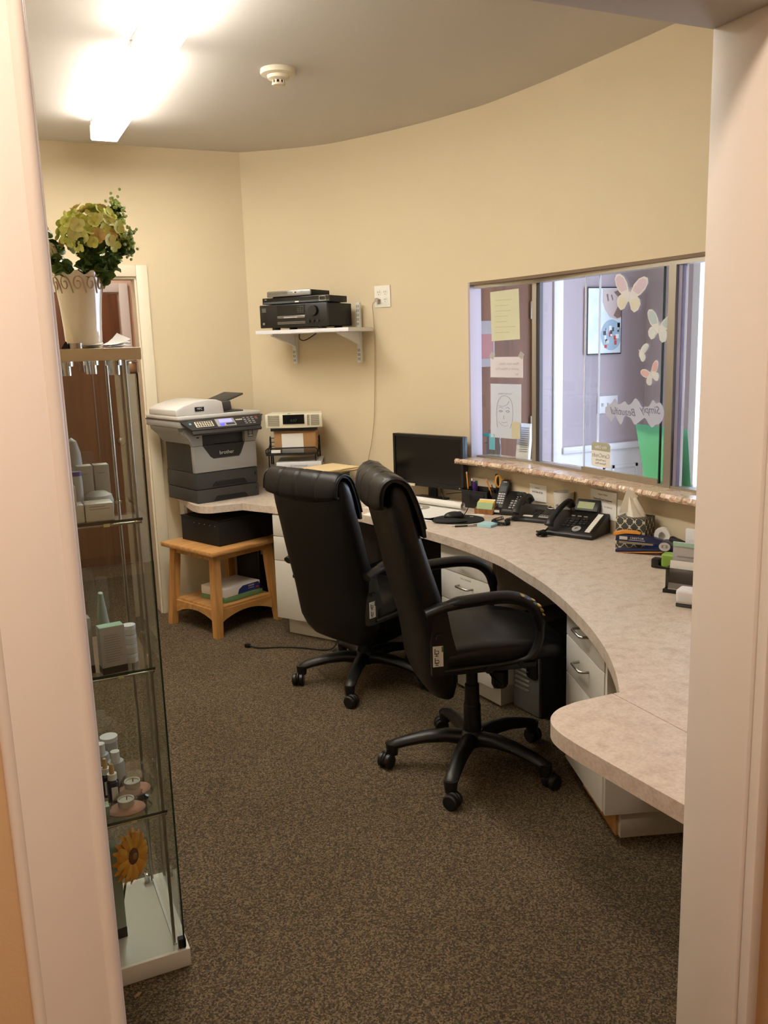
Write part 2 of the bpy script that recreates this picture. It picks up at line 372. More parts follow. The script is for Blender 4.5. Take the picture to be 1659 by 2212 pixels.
# curved right wall with the reception window
i0 = next(i for i, p in enumerate(WALL) if p.y < 4.065); i1 = next(i for i, p in enumerate(WALL) if p.y < 2.02)
wb = B(); strip(wb, WALL[:i0+1], 0.0, -0.09, 0, CEIL); strip(wb, WALL[i0:i1+1], 0.0, -0.09, 0, 0.955); strip(wb, WALL[i0:i1+1], 0.0, -0.09, 1.90, CEIL); strip(wb, WALL[i1:], 0.0, -0.09, 0, CEIL)
struct(wb.done('wall_right', wall_p, smooth=30), 'beige painted wall curving round to the reception window')
# lining of the window opening
wn = bare('window_1'); wn['label'] = 'sliding glass reception window in the curved wall'
lo = B(); A = wall_offset(WALL, -0.004); p = WALL[i0]; q = A[i0+1]
t = (WALL[i0+1]-WALL[i0]).normalized(); n_in = Vector((t.y, -t.x))
def rev(bd, d0, d1, w, z0, z1):
    a = p + n_in*d0; b_ = p + n_in*d1; bd.prism([(a.x, a.y), (b_.x, b_.y), ((b_+t*w).x, (b_+t*w).y), ((a+t*w).x, (a+t*w).y)], z0, z1)
bd = B(); rev(bd, 0.0, -0.09, 0.012, 0.985, 1.90); bd.done('reveal_board', lob_p, wn, smooth=0)
bd = B(); strip(bd, WALL[i0:i1+1], -0.002, -0.09, 1.886, 1.90); bd.done('head_board', mat('brown_head', (120, 98, 76), 0.6), wn)
G0, G1, G2 = Vector((2.425, 4.045)), Vector((2.53, 3.645)), Vector((2.55, 2.05))
def bar(bd, a, b_, th, z0, z1):
    d = (b_-a).normalized(); nn = Vector((-d.y, d.x))*th/2
    bd.prism([tuple(a+nn), tuple(b_+nn), tuple(b_-nn), tuple(a-nn)], z0, z1)
def gl(y): return G1 + (G2-G1)*((G1.y-y)/(G1.y-G2.y))
bd = B(); bar(bd, G0, G1, 0.045, 1.868, 1.888); bar(bd, G1, G2, 0.05, 1.868, 1.888); bd.done('head_track', alum, wn)
bd = B(); bar(bd, G0, G1, 0.03, 0.985, 0.994); bar(bd, G1, G2, 0.045, 0.985, 0.996); bd.done('sill_track', alum, wn)
bd = B(); bar(bd, G1+Vector((-0.006, 0.022)), G1+Vector((0.0, -0.004)), 0.03, 0.985, 1.87); bd.done('mullion', alum, wn)
bd = B(); bar(bd, G1+Vector((0.0, -0.006)), G1+Vector((0.002, -0.028)), 0.02, 0.985, 1.87); bd.done('mullion', mat('dark_alu', (86, 84, 86), 0.4, 0.6), wn)
bd = B(); bar(bd, gl(2.735), gl(2.695), 0.05, 0.985, 1.87); bd.done('mullion', alum, wn)
bd = B(); bar(bd, gl(2.690), gl(2.672), 0.03, 0.985, 1.87); bd.done('mullion', mat('violet_highlight', (150, 146, 172), 0.4, 0.3), wn)  # bar coloured violet to carry the highlights on the metal frame
def pane(name, a, b_, off, z0, z1, th=0.006):
    d = (b_-a).normalized(); nn = Vector((-d.y, d.x)); bd = B(); bar(bd, a+nn*off, b_+nn*off, th, z0, z1); return bd.done(name, glass_w, wn, smooth=0)
def edge(c, off, m, wth=0.005, z0=0.99, z1=1.868):
    d = (G2-G1).normalized(); nn = Vector((-d.y, d.x)); bd = B(); bar(bd, c+nn*off, c+nn*off+d*wth, 0.008, z0, z1); return bd.done('pane_edge', m, wn, smooth=0)
edge_w = mat('ground_glass_edge', (235, 238, 246), 0.5, var=0.01)
pane('pane', G0+Vector((0.004, -0.014)), G1+Vector((-0.006, 0.02)), 0.0, 0.99, 1.87)
pane('pane', gl(3.61), gl(3.19), 0.008, 0.99, 1.87); edge(gl(3.19), 0.008, edge_w)
pane('pane', gl(3.258), gl(2.772), -0.012, 1.0, 1.87); edge(gl(3.263), -0.012, edge_w); edge(gl(2.772), -0.012, glass_e, 0.006)
bd = B(); bar(bd, gl(3.265)+Vector((-0.014, 0)), gl(2.768)+Vector((-0.014, 0)), 0.018, 0.986, 1.012); bd.done('bottom_rail', mat('warm_alu', (170, 158, 140), 0.45, 0.6), wn)
pane('pane', gl(2.668), gl(2.06), 0.0, 0.99, 1.87); edge(gl(2.668), 0.004, edge_w, 0.006)
# granite sill with a chiselled front edge
k0 = next(i for i, p in enumerate(WALL) if p.y < 4.095); sp = WALL[k0:i1+1]
# resample finely
fine = []
for a, b_ in zip(sp, sp[1:]):
    for k in range(10): fine.append(a.lerp(b_, k/10))
fine.append(sp[-1])
j1 = j2 = 0.0; rings = []; T = [(fine[min(len(fine)-1, i+6)]-fine[max(0, i-6)]).normalized() for i in range(len(fine))]
for i, p in enumerate(fine):
    n_ = Vector((T[i].y, -T[i].x)); e = min(1.0, i/8.0); ov = 0.045+0.055*e**0.5; j = lambda s=0.006: random.uniform(-s, s)
    j1 = 0.7*j1+random.uniform(-0.002, 0.002); j2 = 0.7*j2+random.uniform(-0.0018, 0.0018); cr = -0.006 if random.random() < 0.035 else 0.0
    prof = [(-0.16 if p.y < 4.05 else -0.02, 0.957), (ov-0.012, 0.956), (ov-0.004+j1+cr, 0.962+j2), (ov+j2+cr+j(0.001), 0.969+j1), (ov-0.003-j1+cr, 0.977+j2*0.6), (ov-0.009+j2, 0.985), (-0.16 if p.y < 4.05 else -0.02, 0.985)]
    rings.append([(p.x+n_.x*d, p.y+n_.y*d, z) for d, z in prof])
sill = B().loft(rings).done('trim_4', 'granite', smooth=25); struct(sill, 'polished granite sill with a rough chiselled edge under the reception window')

# lobby beyond the window
LY = 4.70
lb = B(); lb.b2(3.373, 4.25, LY, LY+0.12, 0, CEIL); lb.b2(2.50, 3.40, LY, LY+0.12, 2.07, CEIL); lb.b2(2.30, 2.52, LY-0.06, LY+0.12, 0, CEIL)
struct(lb.done('wall_lobby_back', lob_p, smooth=0), 'mauve grey lobby wall beyond the glass')
LX = 4.14
lr = B(); lr.b2(LX, LX+0.12, 4.26, LY, 0, CEIL); lr.b2(LX, LX+0.12, 1.9, 4.26, 0, 0.35); lr.b2(LX, LX+0.12, 1.9, 4.26, 2.35, CEIL); lr.b2(LX, LX+0.12, 1.0, 1.9, 0, CEIL)
struct(lr.done('wall_lobby_right', lob_p, smooth=0))
struct(B().b2(2.64, LX+0.12, 0.905, 1.025, 0, CEIL).done('wall_lobby_front', lob_p, smooth=0))
w2 = bare('window_2'); w2['label'] = 'bright daylight window of the lobby'
for y in (4.235, 3.45, 2.67, 1.925): B().b2(LX-0.02, LX+0.06, y-0.03, y+0.03, 0.35, 2.35, bev=0.004).done('window_frame', white_p, w2)
for z in (0.37, 2.33): B().b2(LX-0.02, LX+0.06, 1.9, 4.26, z-0.025, z+0.025, bev=0.004).done('window_frame', white_p, w2)
B().b2(LX+0.02, LX+0.026, 1.92, 4.24, 0.36, 2.34).done('pane', glass_w, w2, smooth=0)
ld = bare('door_3'); ld['label'] = 'brown wooden door seen through the left glass panel'
B().b2(2.53, 3.235, LY+0.02, LY+0.06, 0.01, 2.05, bev=0.003).done('door_leaf', 'door_wood', ld)
for z in (1.78, 1.06, 0.3): B().b2(3.215, 3.262, LY+0.008, LY+0.024, z-0.055, z+0.055, bev=0.003).done('hinge', steel, ld)
B().b2(3.238, 3.372, LY-0.01, LY+0.10, 0, 2.07, bev=0.003).done('jamb_board', lob_p, ld)
B().b2(3.375, 3.445, LY-0.022, LY, 0, 2.14, bev=0.004).done('casing', white_p, ld)
tr = bare('trim_5'); tr['label'] = 'white chair rail and panelled wainscot in the lobby'
B().b2(3.446, LX, LY-0.012, LY, 0, 0.85).done('wainscot_board', white_p, tr)
B().b2(3.446, LX, LY-0.035, LY, 0.85, 0.895, bev=0.006).done('chair_rail', white_p, tr)
for (xa, xb) in ((3.50, 3.80), (3.86, 4.08)):
    bd = B(); bd.b2(xa, xb, LY-0.022, LY-0.01, 0.72, 0.74); bd.b2(xa, xb, LY-0.022, LY-0.01, 0.16, 0.18); bd.b2(xa, xa+0.02, LY-0.022, LY-0.01, 0.16, 0.74); bd.b2(xb-0.02, xb, LY-0.022, LY-0.01, 0.16, 0.74); bd.done('panel_mould', white_p, tr)
B().b2(LX-0.012, LX, 4.27, LY, 0, 0.85).done('wainscot_board', white_p, tr)
B().b2(LX-0.035, LX, 4.27, LY, 0.85, 0.895, bev=0.006).done('chair_rail', white_p, tr)

# ================================================================ CEILING FIXTURES
lens = bpy.data.materials.new('fluorescent_lens'); lens.use_nodes = True; nt = lens.node_tree; N = nt.nodes; L = nt.links
bs = N['Principled BSDF']; wv = N.new('ShaderNodeTexWave'); wv.inputs['Scale'].default_value = 40; tc = N.new('ShaderNodeTexCoord'); L.new(tc.outputs['Object'], wv.inputs['Vector'])
r = ramp(N, [(0.0, (255, 247, 234)), (1.0, (255, 250, 241))]); L.new(wv.outputs['Fac'], r.inputs[0]); L.new(r.outputs[0], bs.inputs['Emission Color']); bs.inputs['Emission Strength'].default_value = LENS_E
lens_end = lens.copy(); lens_end.name = 'lens_end_plate'; lens_end.node_tree.nodes['Principled BSDF'].inputs['Emission Strength'].default_value = 2.5
lens_side = lens.copy(); lens_side.name = 'lens_side_wall'; lens_side.node_tree.nodes['Principled BSDF'].inputs['Emission Strength'].default_value = 19.0
for k, (y0, y1) in enumerate(((3.57, 4.80), (2.29, 3.52))):
    t = thing('fluorescent_fixture', ['glowing fluorescent ceiling fixture nearer the back wall', 'glowing fluorescent ceiling fixture nearer the doorway, cut by the frame'][k], 'ceiling light', (0.715, (y0+y1)/2, CEIL), 0, 'fluorescent fixtures end to end')
    h = (y1-y0)/2
    B().b2(-0.058, 0.058, -h, h, -0.03, 0.0, bev=0.004).done('housing', white_p, t)
    B().profy([(-0.0655, -0.088), (-0.060, -0.096), (0.060, -0.096), (0.0655, -0.088), (0.060, -0.087), (-0.060, -0.087)], -h+0.006, h-0.006).done('lens_bottom', lens, t)
    for sx in (-1, 1):
        B().profy([(sx*0.062, -0.03), (sx*0.065, -0.03), (sx*0.0655, -0.0875), (sx*0.062, -0.0875)], -h+0.09, h-0.09).done('lens_side', lens_side, t)
        for s in (-1, 1): B().profy([(sx*0.062, -0.03), (sx*0.065, -0.03), (sx*0.0655, -0.0875), (sx*0.062, -0.0875)], min(s*(h-0.006), s*(h-0.089)), max(s*(h-0.006), s*(h-0.089))).done('lens_side_end', lens_end, t)
    for s in (-1, 1): B().profy([(-0.064, -0.03), (-0.066, -0.088), (-0.060, -0.096), (0.060, -0.096), (0.066, -0.088), (0.064, -0.03)], s*(h-0.003)-0.0025, s*(h-0.003)+0.0025).done('lens_end', lens_end, t)
    for s in (-1, 1): B().b2(-0.06, 0.06, s*(h-0.006)-0.004, s*(h-0.006)+0.004, -0.034, -0.001, bev=0.002).done('end_cap', white_p, t)
t = thing('smoke_detector', 'round white smoke detector on the ceiling', 'smoke detector', (1.285, 3.735, CEIL))
B().lathe([(0, 0), (0.073, 0), (0.075, -0.012), (0.072, -0.02), (0.056, -0.024), (0, -0.024)], 32).done('base', cream_p, t)
B().lathe([(0, -0.022), (0.048, -0.022), (0.044, -0.036), (0.028, -0.042), (0, -0.042)], 32).done('housing', cream_p, t)
hd = B()
for k in range(8): hd.box((0.024*math.cos(k*PI/4), 0.024*math.sin(k*PI/4), -0.049), (0.004, 0.008, 0.016), rot=(0, 0, k*PI/4))
hd.done('vent_rib', cream_p, t)
B().lathe([(0, -0.04), (0.018, -0.04), (0.018, -0.056), (0, -0.056)], 16).done('sensor', blkmat, t)
B().lathe([(0, -0.055), (0.029, -0.055), (0.026, -0.062), (0, -0.063)], 24).done('cap', cream_p, t)
# hall lamp overhead, just behind the picture's top edge
hl = bpy.data.materials.new('hall_lamp_glass'); hl.use_nodes = True; nt = hl.node_tree; bs = nt.nodes['Principled BSDF']
nz = nt.nodes.new('ShaderNodeTexNoise'); rr_ = ramp(nt.nodes, [(0.3, (255, 230, 210)), (0.7, (255, 233, 214))]); nt.links.new(nz.outputs['Fac'], rr_.inputs[0]); nt.links.new(rr_.outputs[0], bs.inputs['Emission Color']); bs.inputs['Emission Strength'].default_value = HALL_E
t = thing('hall_ceiling_lamp', 'round glass ceiling lamp of the hall above the doorway', 'ceiling light', (-0.05, 0.38, CEIL))
B().lathe([(0, 0), (0.15, 0), (0.15, -0.02), (0, -0.02)], 32).done('rim', steel, t)
B().lathe([(0.14, -0.02), (0.125, -0.05), (0.08, -0.075), (0, -0.085)], 32).done('glass_bowl', hl, t)
def added_lamp(label, loc, k):
    q = hl.copy(); q.name = 'fill_lamp_glass'; q.node_tree.nodes['Principled BSDF'].inputs['Emission Strength'].default_value = k
    t = thing('added_fill_lamp', label, 'ceiling light', loc); B().lathe([(0, 0), (0.15, 0), (0.15, -0.02), (0, -0.02)], 32).done('rim', steel, t); B().lathe([(0.14, -0.02), (0.125, -0.05), (0.08, -0.075), (0, -0.085)], 32).done('glass_bowl', q, t)
added_lamp('unseen round lamp added further back in the hall behind the viewer', (0.0, -1.3, CEIL), 62.0)  # added out of view to lift the lower doorway casing
added_lamp('unseen round lamp added in the passage behind the back doorway', (0.5, 6.1, CEIL), 60.0)  # added out of view to brighten the dark passage

# ================================================================ COUNTER AND CABINETS
back = [tuple(p) for p in wall_offset(WALL, 0.004)]
front = [(1.04, BY-0.004), (1.033, 4.90), (1.045, 4.82), (1.075, 4.765), (1.12, 4.738), (1.290, 4.738), (1.409, 4.535), (1.56, 4.33), (1.70, 4.12), (1.757, 3.90), (1.79, 3.70), (1.815, 3.56), (1.838, 3.404), (1.853, 3.226), (1.853, 3.034), (1.838, 2.86), (1.805, 2.692), (1.775, 2.54), (1.733, 2.386), (1.693, 2.264), (1.649, 2.147), (1.600, 2.025), (1.542, 1.9), (1.50, 1.82), (1.453, 1.741), (1.405, 1.668), (1.355, 1.600)]
front = front[:1] + [tuple(p) for p in cat_rom(front[1:5], 4)] + front[5:6] + [tuple(p) for p in cat_rom(front[6:], 3)]
ct = thing('reception_counter', 'long curved speckled beige laminate worktop below the reception window', 'countertop', (0, 0, 0))
B().prism(front + [(1.337, 1.6005), (1.337, 1.03)] + [(2.505, 1.03)] + [p for p in reversed(back) if p[1] > 1.04 and p[1] < 5.306] + [(1.57, BY-0.004)], 0.70, 0.74, bev=0.0008).done('worktop', 'laminate', ct, smooth=14)
rc_ = [tuple(p) for p in cat_rom([(1.229, 1.604), (1.17, 1.592), (1.128, 1.566), (1.103, 1.53), (1.092, 1.485), (1.09, 1.42)], 5)]
B().prism([(1.3345, 1.601)] + rc_ + [(1.105, 1.20), (1.118, 1.033), (1.3345, 1.033)], 0.70, 0.74, bev=0.0008).done('return_top', 'laminate', ct, smooth=14)
# wall bracket and dark shade sheet under the counter
B().b2(1.05, 1.07, 5.18, 5.30, 0.60, 0.70).done('wall_bracket', mel, ct)
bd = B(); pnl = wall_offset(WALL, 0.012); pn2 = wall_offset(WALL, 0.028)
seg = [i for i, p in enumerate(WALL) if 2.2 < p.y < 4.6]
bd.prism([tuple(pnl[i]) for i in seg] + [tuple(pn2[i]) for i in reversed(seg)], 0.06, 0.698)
bd.done('shade_panel', mat('charcoal_shade', (66, 62, 56), 0.6), ct)  # dark sheet added where the wall under the counter lies in shade

def drawer_cabinet(A, Bp, depth, label, handles=(0, 1, 2), kick_side=False):
    A, Bp = Vector(A), Vector(Bp); w = (Bp-A).length; rz = math.atan2((Bp-A).y, (Bp-A).x)
    t = thing('drawer_cabinet', label, 'cabinet', (A.x, A.y, 0), rz, 'white drawer cabinets under the counter')
    b = B(); b.b2(0, 0.016, 0.02, depth, 0.10, 0.698); b.b2(w-0.016, w, 0.02, depth, 0.10, 0.698); b.b2(0.016, w-0.016, 0.02, depth, 0.10, 0.116); b.b2(0.016, w-0.016, depth-0.01, depth, 0.116, 0.698); b.b2(0.016, w-0.016, 0.02, depth, 0.682, 0.698)
    b.done('body', mel, t)
    B().b2(0.03, w-0.03, 0.065, depth-0.02, 0.0, 0.10).done('toe_kick', mel, t)
    for k, (z0, z1) in enumerate(((0.575, 0.692), (0.438, 0.572), (0.104, 0.435))):
        d = B().b2(0.001, w-0.001, 0.0, 0.018, z0, z1, bev=0.0015).done('drawer', mel, t)
        zc = z1-0.05 if k < 2 else z1-0.06
        if k in handles:
            x0, x1 = w/2-0.05, w/2+0.05
            B().tube([(x0, 0, zc), (x0+0.004, -0.022, zc), (x0+0.012, -0.03, zc), (x1-0.012, -0.03, zc), (x1-0.004, -0.022, zc), (x1, 0, zc)], 0.0045, 10).done('handle', steel, d)
    return t, w
t, w = drawer_cabinet((1.402, 4.55), (1.612, 4.221), 0.46, 'white drawer cabinet behind the back office chair, next to the wooden stand')
t, w = drawer_cabinet((1.862, 3.452), (1.905, 3.070), 0.52, 'white drawer cabinet in the middle, seen through the front chair armrest')
text('drawer_label', 'FAX CONFIRM', 0.012, pink_ink, t, (w/2, -0.0008, 0.555), (PI/2, 0, 0))
t, w = drawer_cabinet((1.798, 2.409), (1.671, 2.045), 0.46, 'white drawer cabinet nearest the doorway, with two steel pulls')
B().b2(w+0.0005, w+0.017, 0.004, 0.46, 0.10, 0.698, bev=0.001).done('side_panel', mel, t)
B().b2(w-0.028, w-0.012, 0.068, 0.45, 0.0, 0.099).done('kick_end', mel, t)
B().b2(0.03, w-0.029, 0.058, 0.066, 0.0, 0.099).done('kick_face', 'oak', t)
B().cyl((0.15, -0.001, 0.34), (0.15, -0.003, 0.34), 0.006).done('lock', chrome, t)

# ================================================================ OFFICE CHAIRS
def office_chair(label, loc, ang, base_ang, dz, worn):
    t = thing('office_chair', label, 'chair', (loc[0], loc[1], 0), math.radians(ang), 'black office chairs')
    # five-star base, casters
    for k in range(5):
        a = math.radians(base_ang - ang + 72*k); c, s = math.cos(a), math.sin(a)
        prof = [(0.03, 0.116, 0.034, 0.031), (0.10, 0.126, 0.032, 0.027), (0.18, 0.120, 0.029, 0.024), (0.25, 0.105, 0.027, 0.021), (0.295, 0.092, 0.026, 0.020), (0.318, 0.080, 0.023, 0.018), (0.330, 0.070, 0.014, 0.010)]
        rings = []
        for r, z, wy, hz in prof:
            rings.append([(r*c - wy*math.cos(q)*s, r*s + wy*math.cos(q)*c, z + hz*math.sin(q)) for q in [2*PI*j/12 for j in range(12)]])
        lg = B().loft(rings).cyl((0.308*c, 0.308*s, 0.05), (0.308*c, 0.308*s, 0.095), 0.022, 0.026, 16).done('base_leg', blkpl, t)
        b = B(); ca = a + random.uniform(0.9, 2.2); fx, fy = math.cos(ca), math.sin(ca); px, py = 0.325*c + 0.012*fx, 0.325*s + 0.012*fy
        for sd in (-1, 1):
            cx, cy = px - fy*sd*0.016, py + fx*sd*0.016
            M = Matrix.Translation((cx, cy, 0.029)) @ Euler((PI/2, 0, ca)).to_matrix().to_4x4()
            b.lathe([(0, -0.011), (0.024, -0.011), (0.029, -0.006), (0.029, 0.006), (0.024, 0.011), (0, 0.011)], 20, M)
        b.done('caster', blkpl, lg)
        B().sph((px, py, 0.036), (0.027, 0.012, 0.026), 14, 8, rot=(0, 0, ca)).done('caster_hood', blkpl, lg)
    B().lathe([(0, 0.09), (0.045, 0.09), (0.05, 0.10), (0.05, 0.135), (0.038, 0.15), (0, 0.15)], 24).done('hub', blkpl, t)
    B().lathe([(0, 0.13), (0.034, 0.13), (0.032, 0.25), (0.028, 0.255), (0.027, 0.33), (0.022, 0.335), (0.022, 0.43+dz), (0, 0.43+dz)], 24).done('gas_column', blkpl, t)
    def Z(z): return z + dz - 0.10                       # measures below were taken on the raised chair
    B().box((0.0, 0, Z(0.435)), (0.24, 0.16, 0.05), bev=0.012).done('tilt_mechanism', blkpl, t)
    B().lathe([(0, Z(0.31)), (0.026, Z(0.31)), (0.032, Z(0.32)), (0.032, Z(0.375)), (0.018, Z(0.385)), (0.018, Z(0.42)), (0, Z(0.42))], 18, Matrix.Translation((0.11, 0, 0))).done('tension_knob', blkpl, t)
    B().tube([(0.02, -0.08, Z(0.44)), (0.02, -0.2, Z(0.43)), (0.03, -0.27, Z(0.425))], 0.005, 8).done('height_lever', blkpl, t)
    B().box((0.0, 0, Z(0.466)), (0.36, 0.42, 0.025), bev=0.01).done('seat_pan', blkpl, t)
    # seat cushion with waterfall front and stitched channels
    rings = []; nx = 26
    for i in range(nx+1):
        u = i/nx; x = -0.19 + 0.52*u
        e = min(1, u/0.07, (1-u)/0.06); e = math.sqrt(max(0.0, 1-(1-e)**2)) if e < 1 else 1
        hw = 0.25*(0.55+0.45*e)*(1 if x < 0.08 else math.sqrt(max(0.05, 1-0.62*((x-0.08)/0.26)**2))); top = 0.560 + 0.016*math.sin(PI*min(1, u*1.2)) ; bot = 0.476
        drop = max(0, x-0.19); top -= 1.9*drop**2 ; bot -= 2.2*drop**2
        mid = (top+bot)/2; th = (top-bot)/2*(0.35+0.65*e)
        ring = []
        for j in range(28):
            q = 2*PI*j/28; cc, ss = math.cos(q), math.sin(q)
            yy = hw*math.copysign(abs(cc)**0.45, cc); zz = math.copysign(abs(ss)**0.55, ss)*th
            if zz > 0: zz -= 0.010*math.exp(-((abs(yy)-0.165)/0.010)**2) + 0.006*math.exp(-((x-0.06)/0.012)**2)*(abs(yy) < 0.17)
            ring.append((x, yy, Z(mid+zz)))
        rings.append(ring)
    B().loft(rings).done('seat', leather, t, smooth=60)
    # backrest: rear/front x against height
    lev = [(0.335, -0.150, -0.110, 0.13), (0.360, -0.192, -0.105, 0.175), (0.40, -0.222, -0.105, 0.205), (0.45, -0.238, -0.110, 0.232), (0.52, -0.246, -0.125, 0.241), (0.60, -0.258, -0.135, 0.246), (0.68, -0.280, -0.150, 0.246), (0.76, -0.300, -0.172, 0.245), (0.84, -0.318, -0.198, 0.243), (0.92, -0.335, -0.222, 0.242), (1.00, -0.355, -0.245, 0.240), (1.06, -0.366, -0.258, 0.238), (1.105, -0.368, -0.270, 0.232), (1.132, -0.360, -0.285, 0.222), (1.145, -0.345, -0.305, 0.205)]
    rings = []
    for z, xr, xf, hw in lev:
        ring = []; cx, th = (xr+xf)/2, (xf-xr)/2
        for j in range(32):
            q = 2*PI*j/32; cc, ss = math.cos(q), math.sin(q)
            yy = hw*math.copysign(abs(cc)**0.38, cc); xx = th*math.copysign(abs(ss)**0.6, ss)
            cv = 0.020*(yy/0.24)**2 if xx < 0 else 0.012*(yy/0.24)**2
            if xx > 0: xx -= 0.008*math.exp(-((abs(yy)-0.15)/0.012)**2)
            ring.append((cx+xx+cv, yy, Z(z)))
        rings.append(ring)
    B().loft(rings).done('backrest', leather, t, smooth=60)
    # padded headrest folded over the top: inverted U profile with vertical stitched channels
    path = [(-0.374, 1.040), (-0.384, 1.055), (-0.389, 1.08), (-0.388, 1.11), (-0.380, 1.14), (-0.362, 1.160), (-0.335, 1.168), (-0.305, 1.160), (-0.283, 1.138), (-0.268, 1.105), (-0.255, 1.07), (-0.243, 1.03), (-0.234, 0.995), (-0.230, 0.965)]
    ny = 44; rings = []; n = len(path)
    for k in range(ny+1):
        y = -0.232 + 0.464*k/ny; v = abs(y)/0.232; outer = []; inner = []
        pinch = 1 - 0.75*max(0, (v-0.94)/0.06)
        groove = sum(math.exp(-((y-g)/0.0055)**2) for g in (-0.116, 0.0, 0.116))
        for i, (x, z) in enumerate(path):
            a = path[max(0, i-1)]; b_ = path[min(n-1, i+1)]; tx, tz = b_[0]-a[0], b_[1]-a[1]; l = math.hypot(tx, tz); nx_, nz_ = -tz/l, tx/l
            puff = (0.006*(1-groove) + 0.004)*pinch if 0 < i < n-1 else 0.002
            lowr = (0.03*v*v if i == 0 else 0.02*v*v if i == 1 else 0.0)
            cv = 0.018*v*v if i < 6 else 0.010*v*v
            outer.append((x+nx_*puff+cv, y, Z(z+nz_*puff+lowr-0.004*v)))
            inner.append((x-nx_*0.010+cv, y, Z(z-nz_*0.010+lowr-0.004*v)))
        rings.append(outer+inner[::-1])
    hr = B().loft(rings).done('headrest', leather, t, smooth=60)
    for s in (-1, 1):
        pts = []
        for x, z in path[2:-1]:
            pts.append((x+0.014, s*0.234, Z(z-0.004)))
        B().tube(cat_rom(pts, 2), 0.0035, 6).done('piping', leather, hr)
    # arms
    for s in (-1, 1):
        y = s*0.260
        loop = [(-0.235, 0.705), (-0.18, 0.722), (-0.10, 0.732), (0.02, 0.737), (0.09, 0.727), (0.14, 0.697), (0.168, 0.640), (0.168, 0.580), (0.140, 0.522), (0.08, 0.500), (-0.02, 0.494), (-0.12, 0.491), (-0.17, 0.489)]
        pts = cat_rom([(x, y - s*0.02*(z < 0.52), Z(z)) for x, z in loop], 4)
        rad = []
        for p in pts:
            hh = p.z - Z(0); rad.append(0.017 if hh > 0.66 else 0.014 if hh > 0.52 else 0.010)
        ar = B().tube(pts, rad, 12, sx=1.55, side=(0, 1, 0)).done('armrest', blkpl, t, smooth=60)
        pts = cat_rom([(x, y, Z(z+0.007)) for x, z in ((-0.165, 0.724), (-0.10, 0.731), (0.02, 0.737), (0.085, 0.729), (0.137, 0.700), (0.165, 0.648), (0.170, 0.60))], 4); k = len(pts)
        B().tube(pts, [0.019*min(1, 0.55+min(i, k-1-i)*0.16) for i in range(k)], 14, sx=1.6, side=(0, 1, 0)).done('arm_pad', leather, ar, smooth=60)
        if worn and s == -1:
            gold = mat('worn_foam', (176, 154, 92), 0.8, var=0.25, scale=300)
            for (x, z, r) in ((0.100, 0.745, 0.010), (0.137, 0.727, 0.008), (0.158, 0.705, 0.012), (0.166, 0.690, 0.012), (0.172, 0.674, 0.008)):
                o = B().sph((x, y-0.014, Z(z)), (r*0.8, 0.018, r*0.55), 9, 6, rot=(0, 0.9, 0.3)).done('worn_patch', gold, ar); o['label'] = 'worn patch showing yellow foam'
        B().profy([(-0.212 if s < 0 else -0.165, 0.475), (-0.12, 0.475), (-0.115, 0.52), (-0.14, 0.62), (-0.155, 0.70), (-0.20, 0.708), (-0.214 if s < 0 else -0.175, 0.60)], min(s*0.222, s*0.246), max(s*0.222, s*0.246)).done('side_plate', blkpl, t)
        for (x, z) in ((-0.19, 0.618), (-0.02, 0.487), (0.10, 0.497)): B().cyl((x, s*0.258, Z(z)), (x, s*0.272, Z(z)), 0.011, n=14).done('bolt_cap', blkpl, t)
    for o in t.children:
        if o.name.startswith('side_plate'): o.location.z = dz-0.10
    st = B().b2(-0.209, -0.173, -0.2492, -0.2458, Z(0.510), Z(0.583)).done('warning_sticker', paper, t); st['label'] = 'white sticker with two small chair pictograms'
    for zc in (0.563, 0.530):
        b = B(); f = lambda x, z: b.box((x, -0.2496, Z(z)), (0.0024, 0.0006, 0.0024))
        b.box((-0.202, -0.2496, Z(zc+0.002)), (0.0026, 0.0008, 0.020)); b.box((-0.196, -0.2496, Z(zc-0.006)), (0.014, 0.0008, 0.0026)); b.box((-0.194, -0.2496, Z(zc+0.004)), (0.010, 0.0008, 0.0018)); b.box((-0.189, -0.2496, Z(zc-0.001)), (0.002, 0.0008, 0.010)); b.box((-0.196, -0.2496, Z(zc-0.011)), (0.002, 0.0008, 0.008)); b.box((-0.196, -0.2496, Z(zc-0.014)), (0.012, 0.0008, 0.002))
        b.done('pictogram', ink, st)
    B().b2(-0.1785, -0.1735, -0.2498, -0.2491, Z(0.562), Z(0.582)).done('green_stripe', mat('green_ink', (40, 120, 60), 0.6), st)
    return t
office_chair('raised black leather office chair in front, armrest worn through at the tip', (1.574, 2.69), -14, 9, 0.10, True)
office_chair('lower black leather office chair further back, by the left drawer cabinet', (1.565, 3.69), 22, 17, 0.0, False)

# ================================================================ GLASS DISPLAY CABINET
cx0, cx1, cy0, cy1 = -0.078, 0.352, 2.083, 2.463; CT = 1.61
dc = thing('glass_display_cabinet', 'tall glass display cabinet with white base beside the doorway', 'display cabinet', ((cx0+cx1)/2, (cy0+cy1)/2, 0)); W2, D2 = (cx1-cx0)/2, (cy1-cy0)/2
B().b2(-W2, W2, -D2, D2, 0, 0.05, bev=0.002).done('base', mel, dc)
B().b2(-W2, W2, -D2, D2, CT-0.028, CT, bev=0.002).done('top', mat('top_board', (206, 186, 152), 0.5, var=0.01), dc)
def gp(name, x0, x1, y0, y1, z0=0.052, z1=CT-0.03):
    return B().b2(x0, x1, y0, y1, z0, z1).done(name, glass_c, dc, smooth=0)
g = 0.004; ins = 0.012
fd = gp('glass_door', -W2+ins, W2-ins-0.002, -D2+0.006, -D2+0.010)
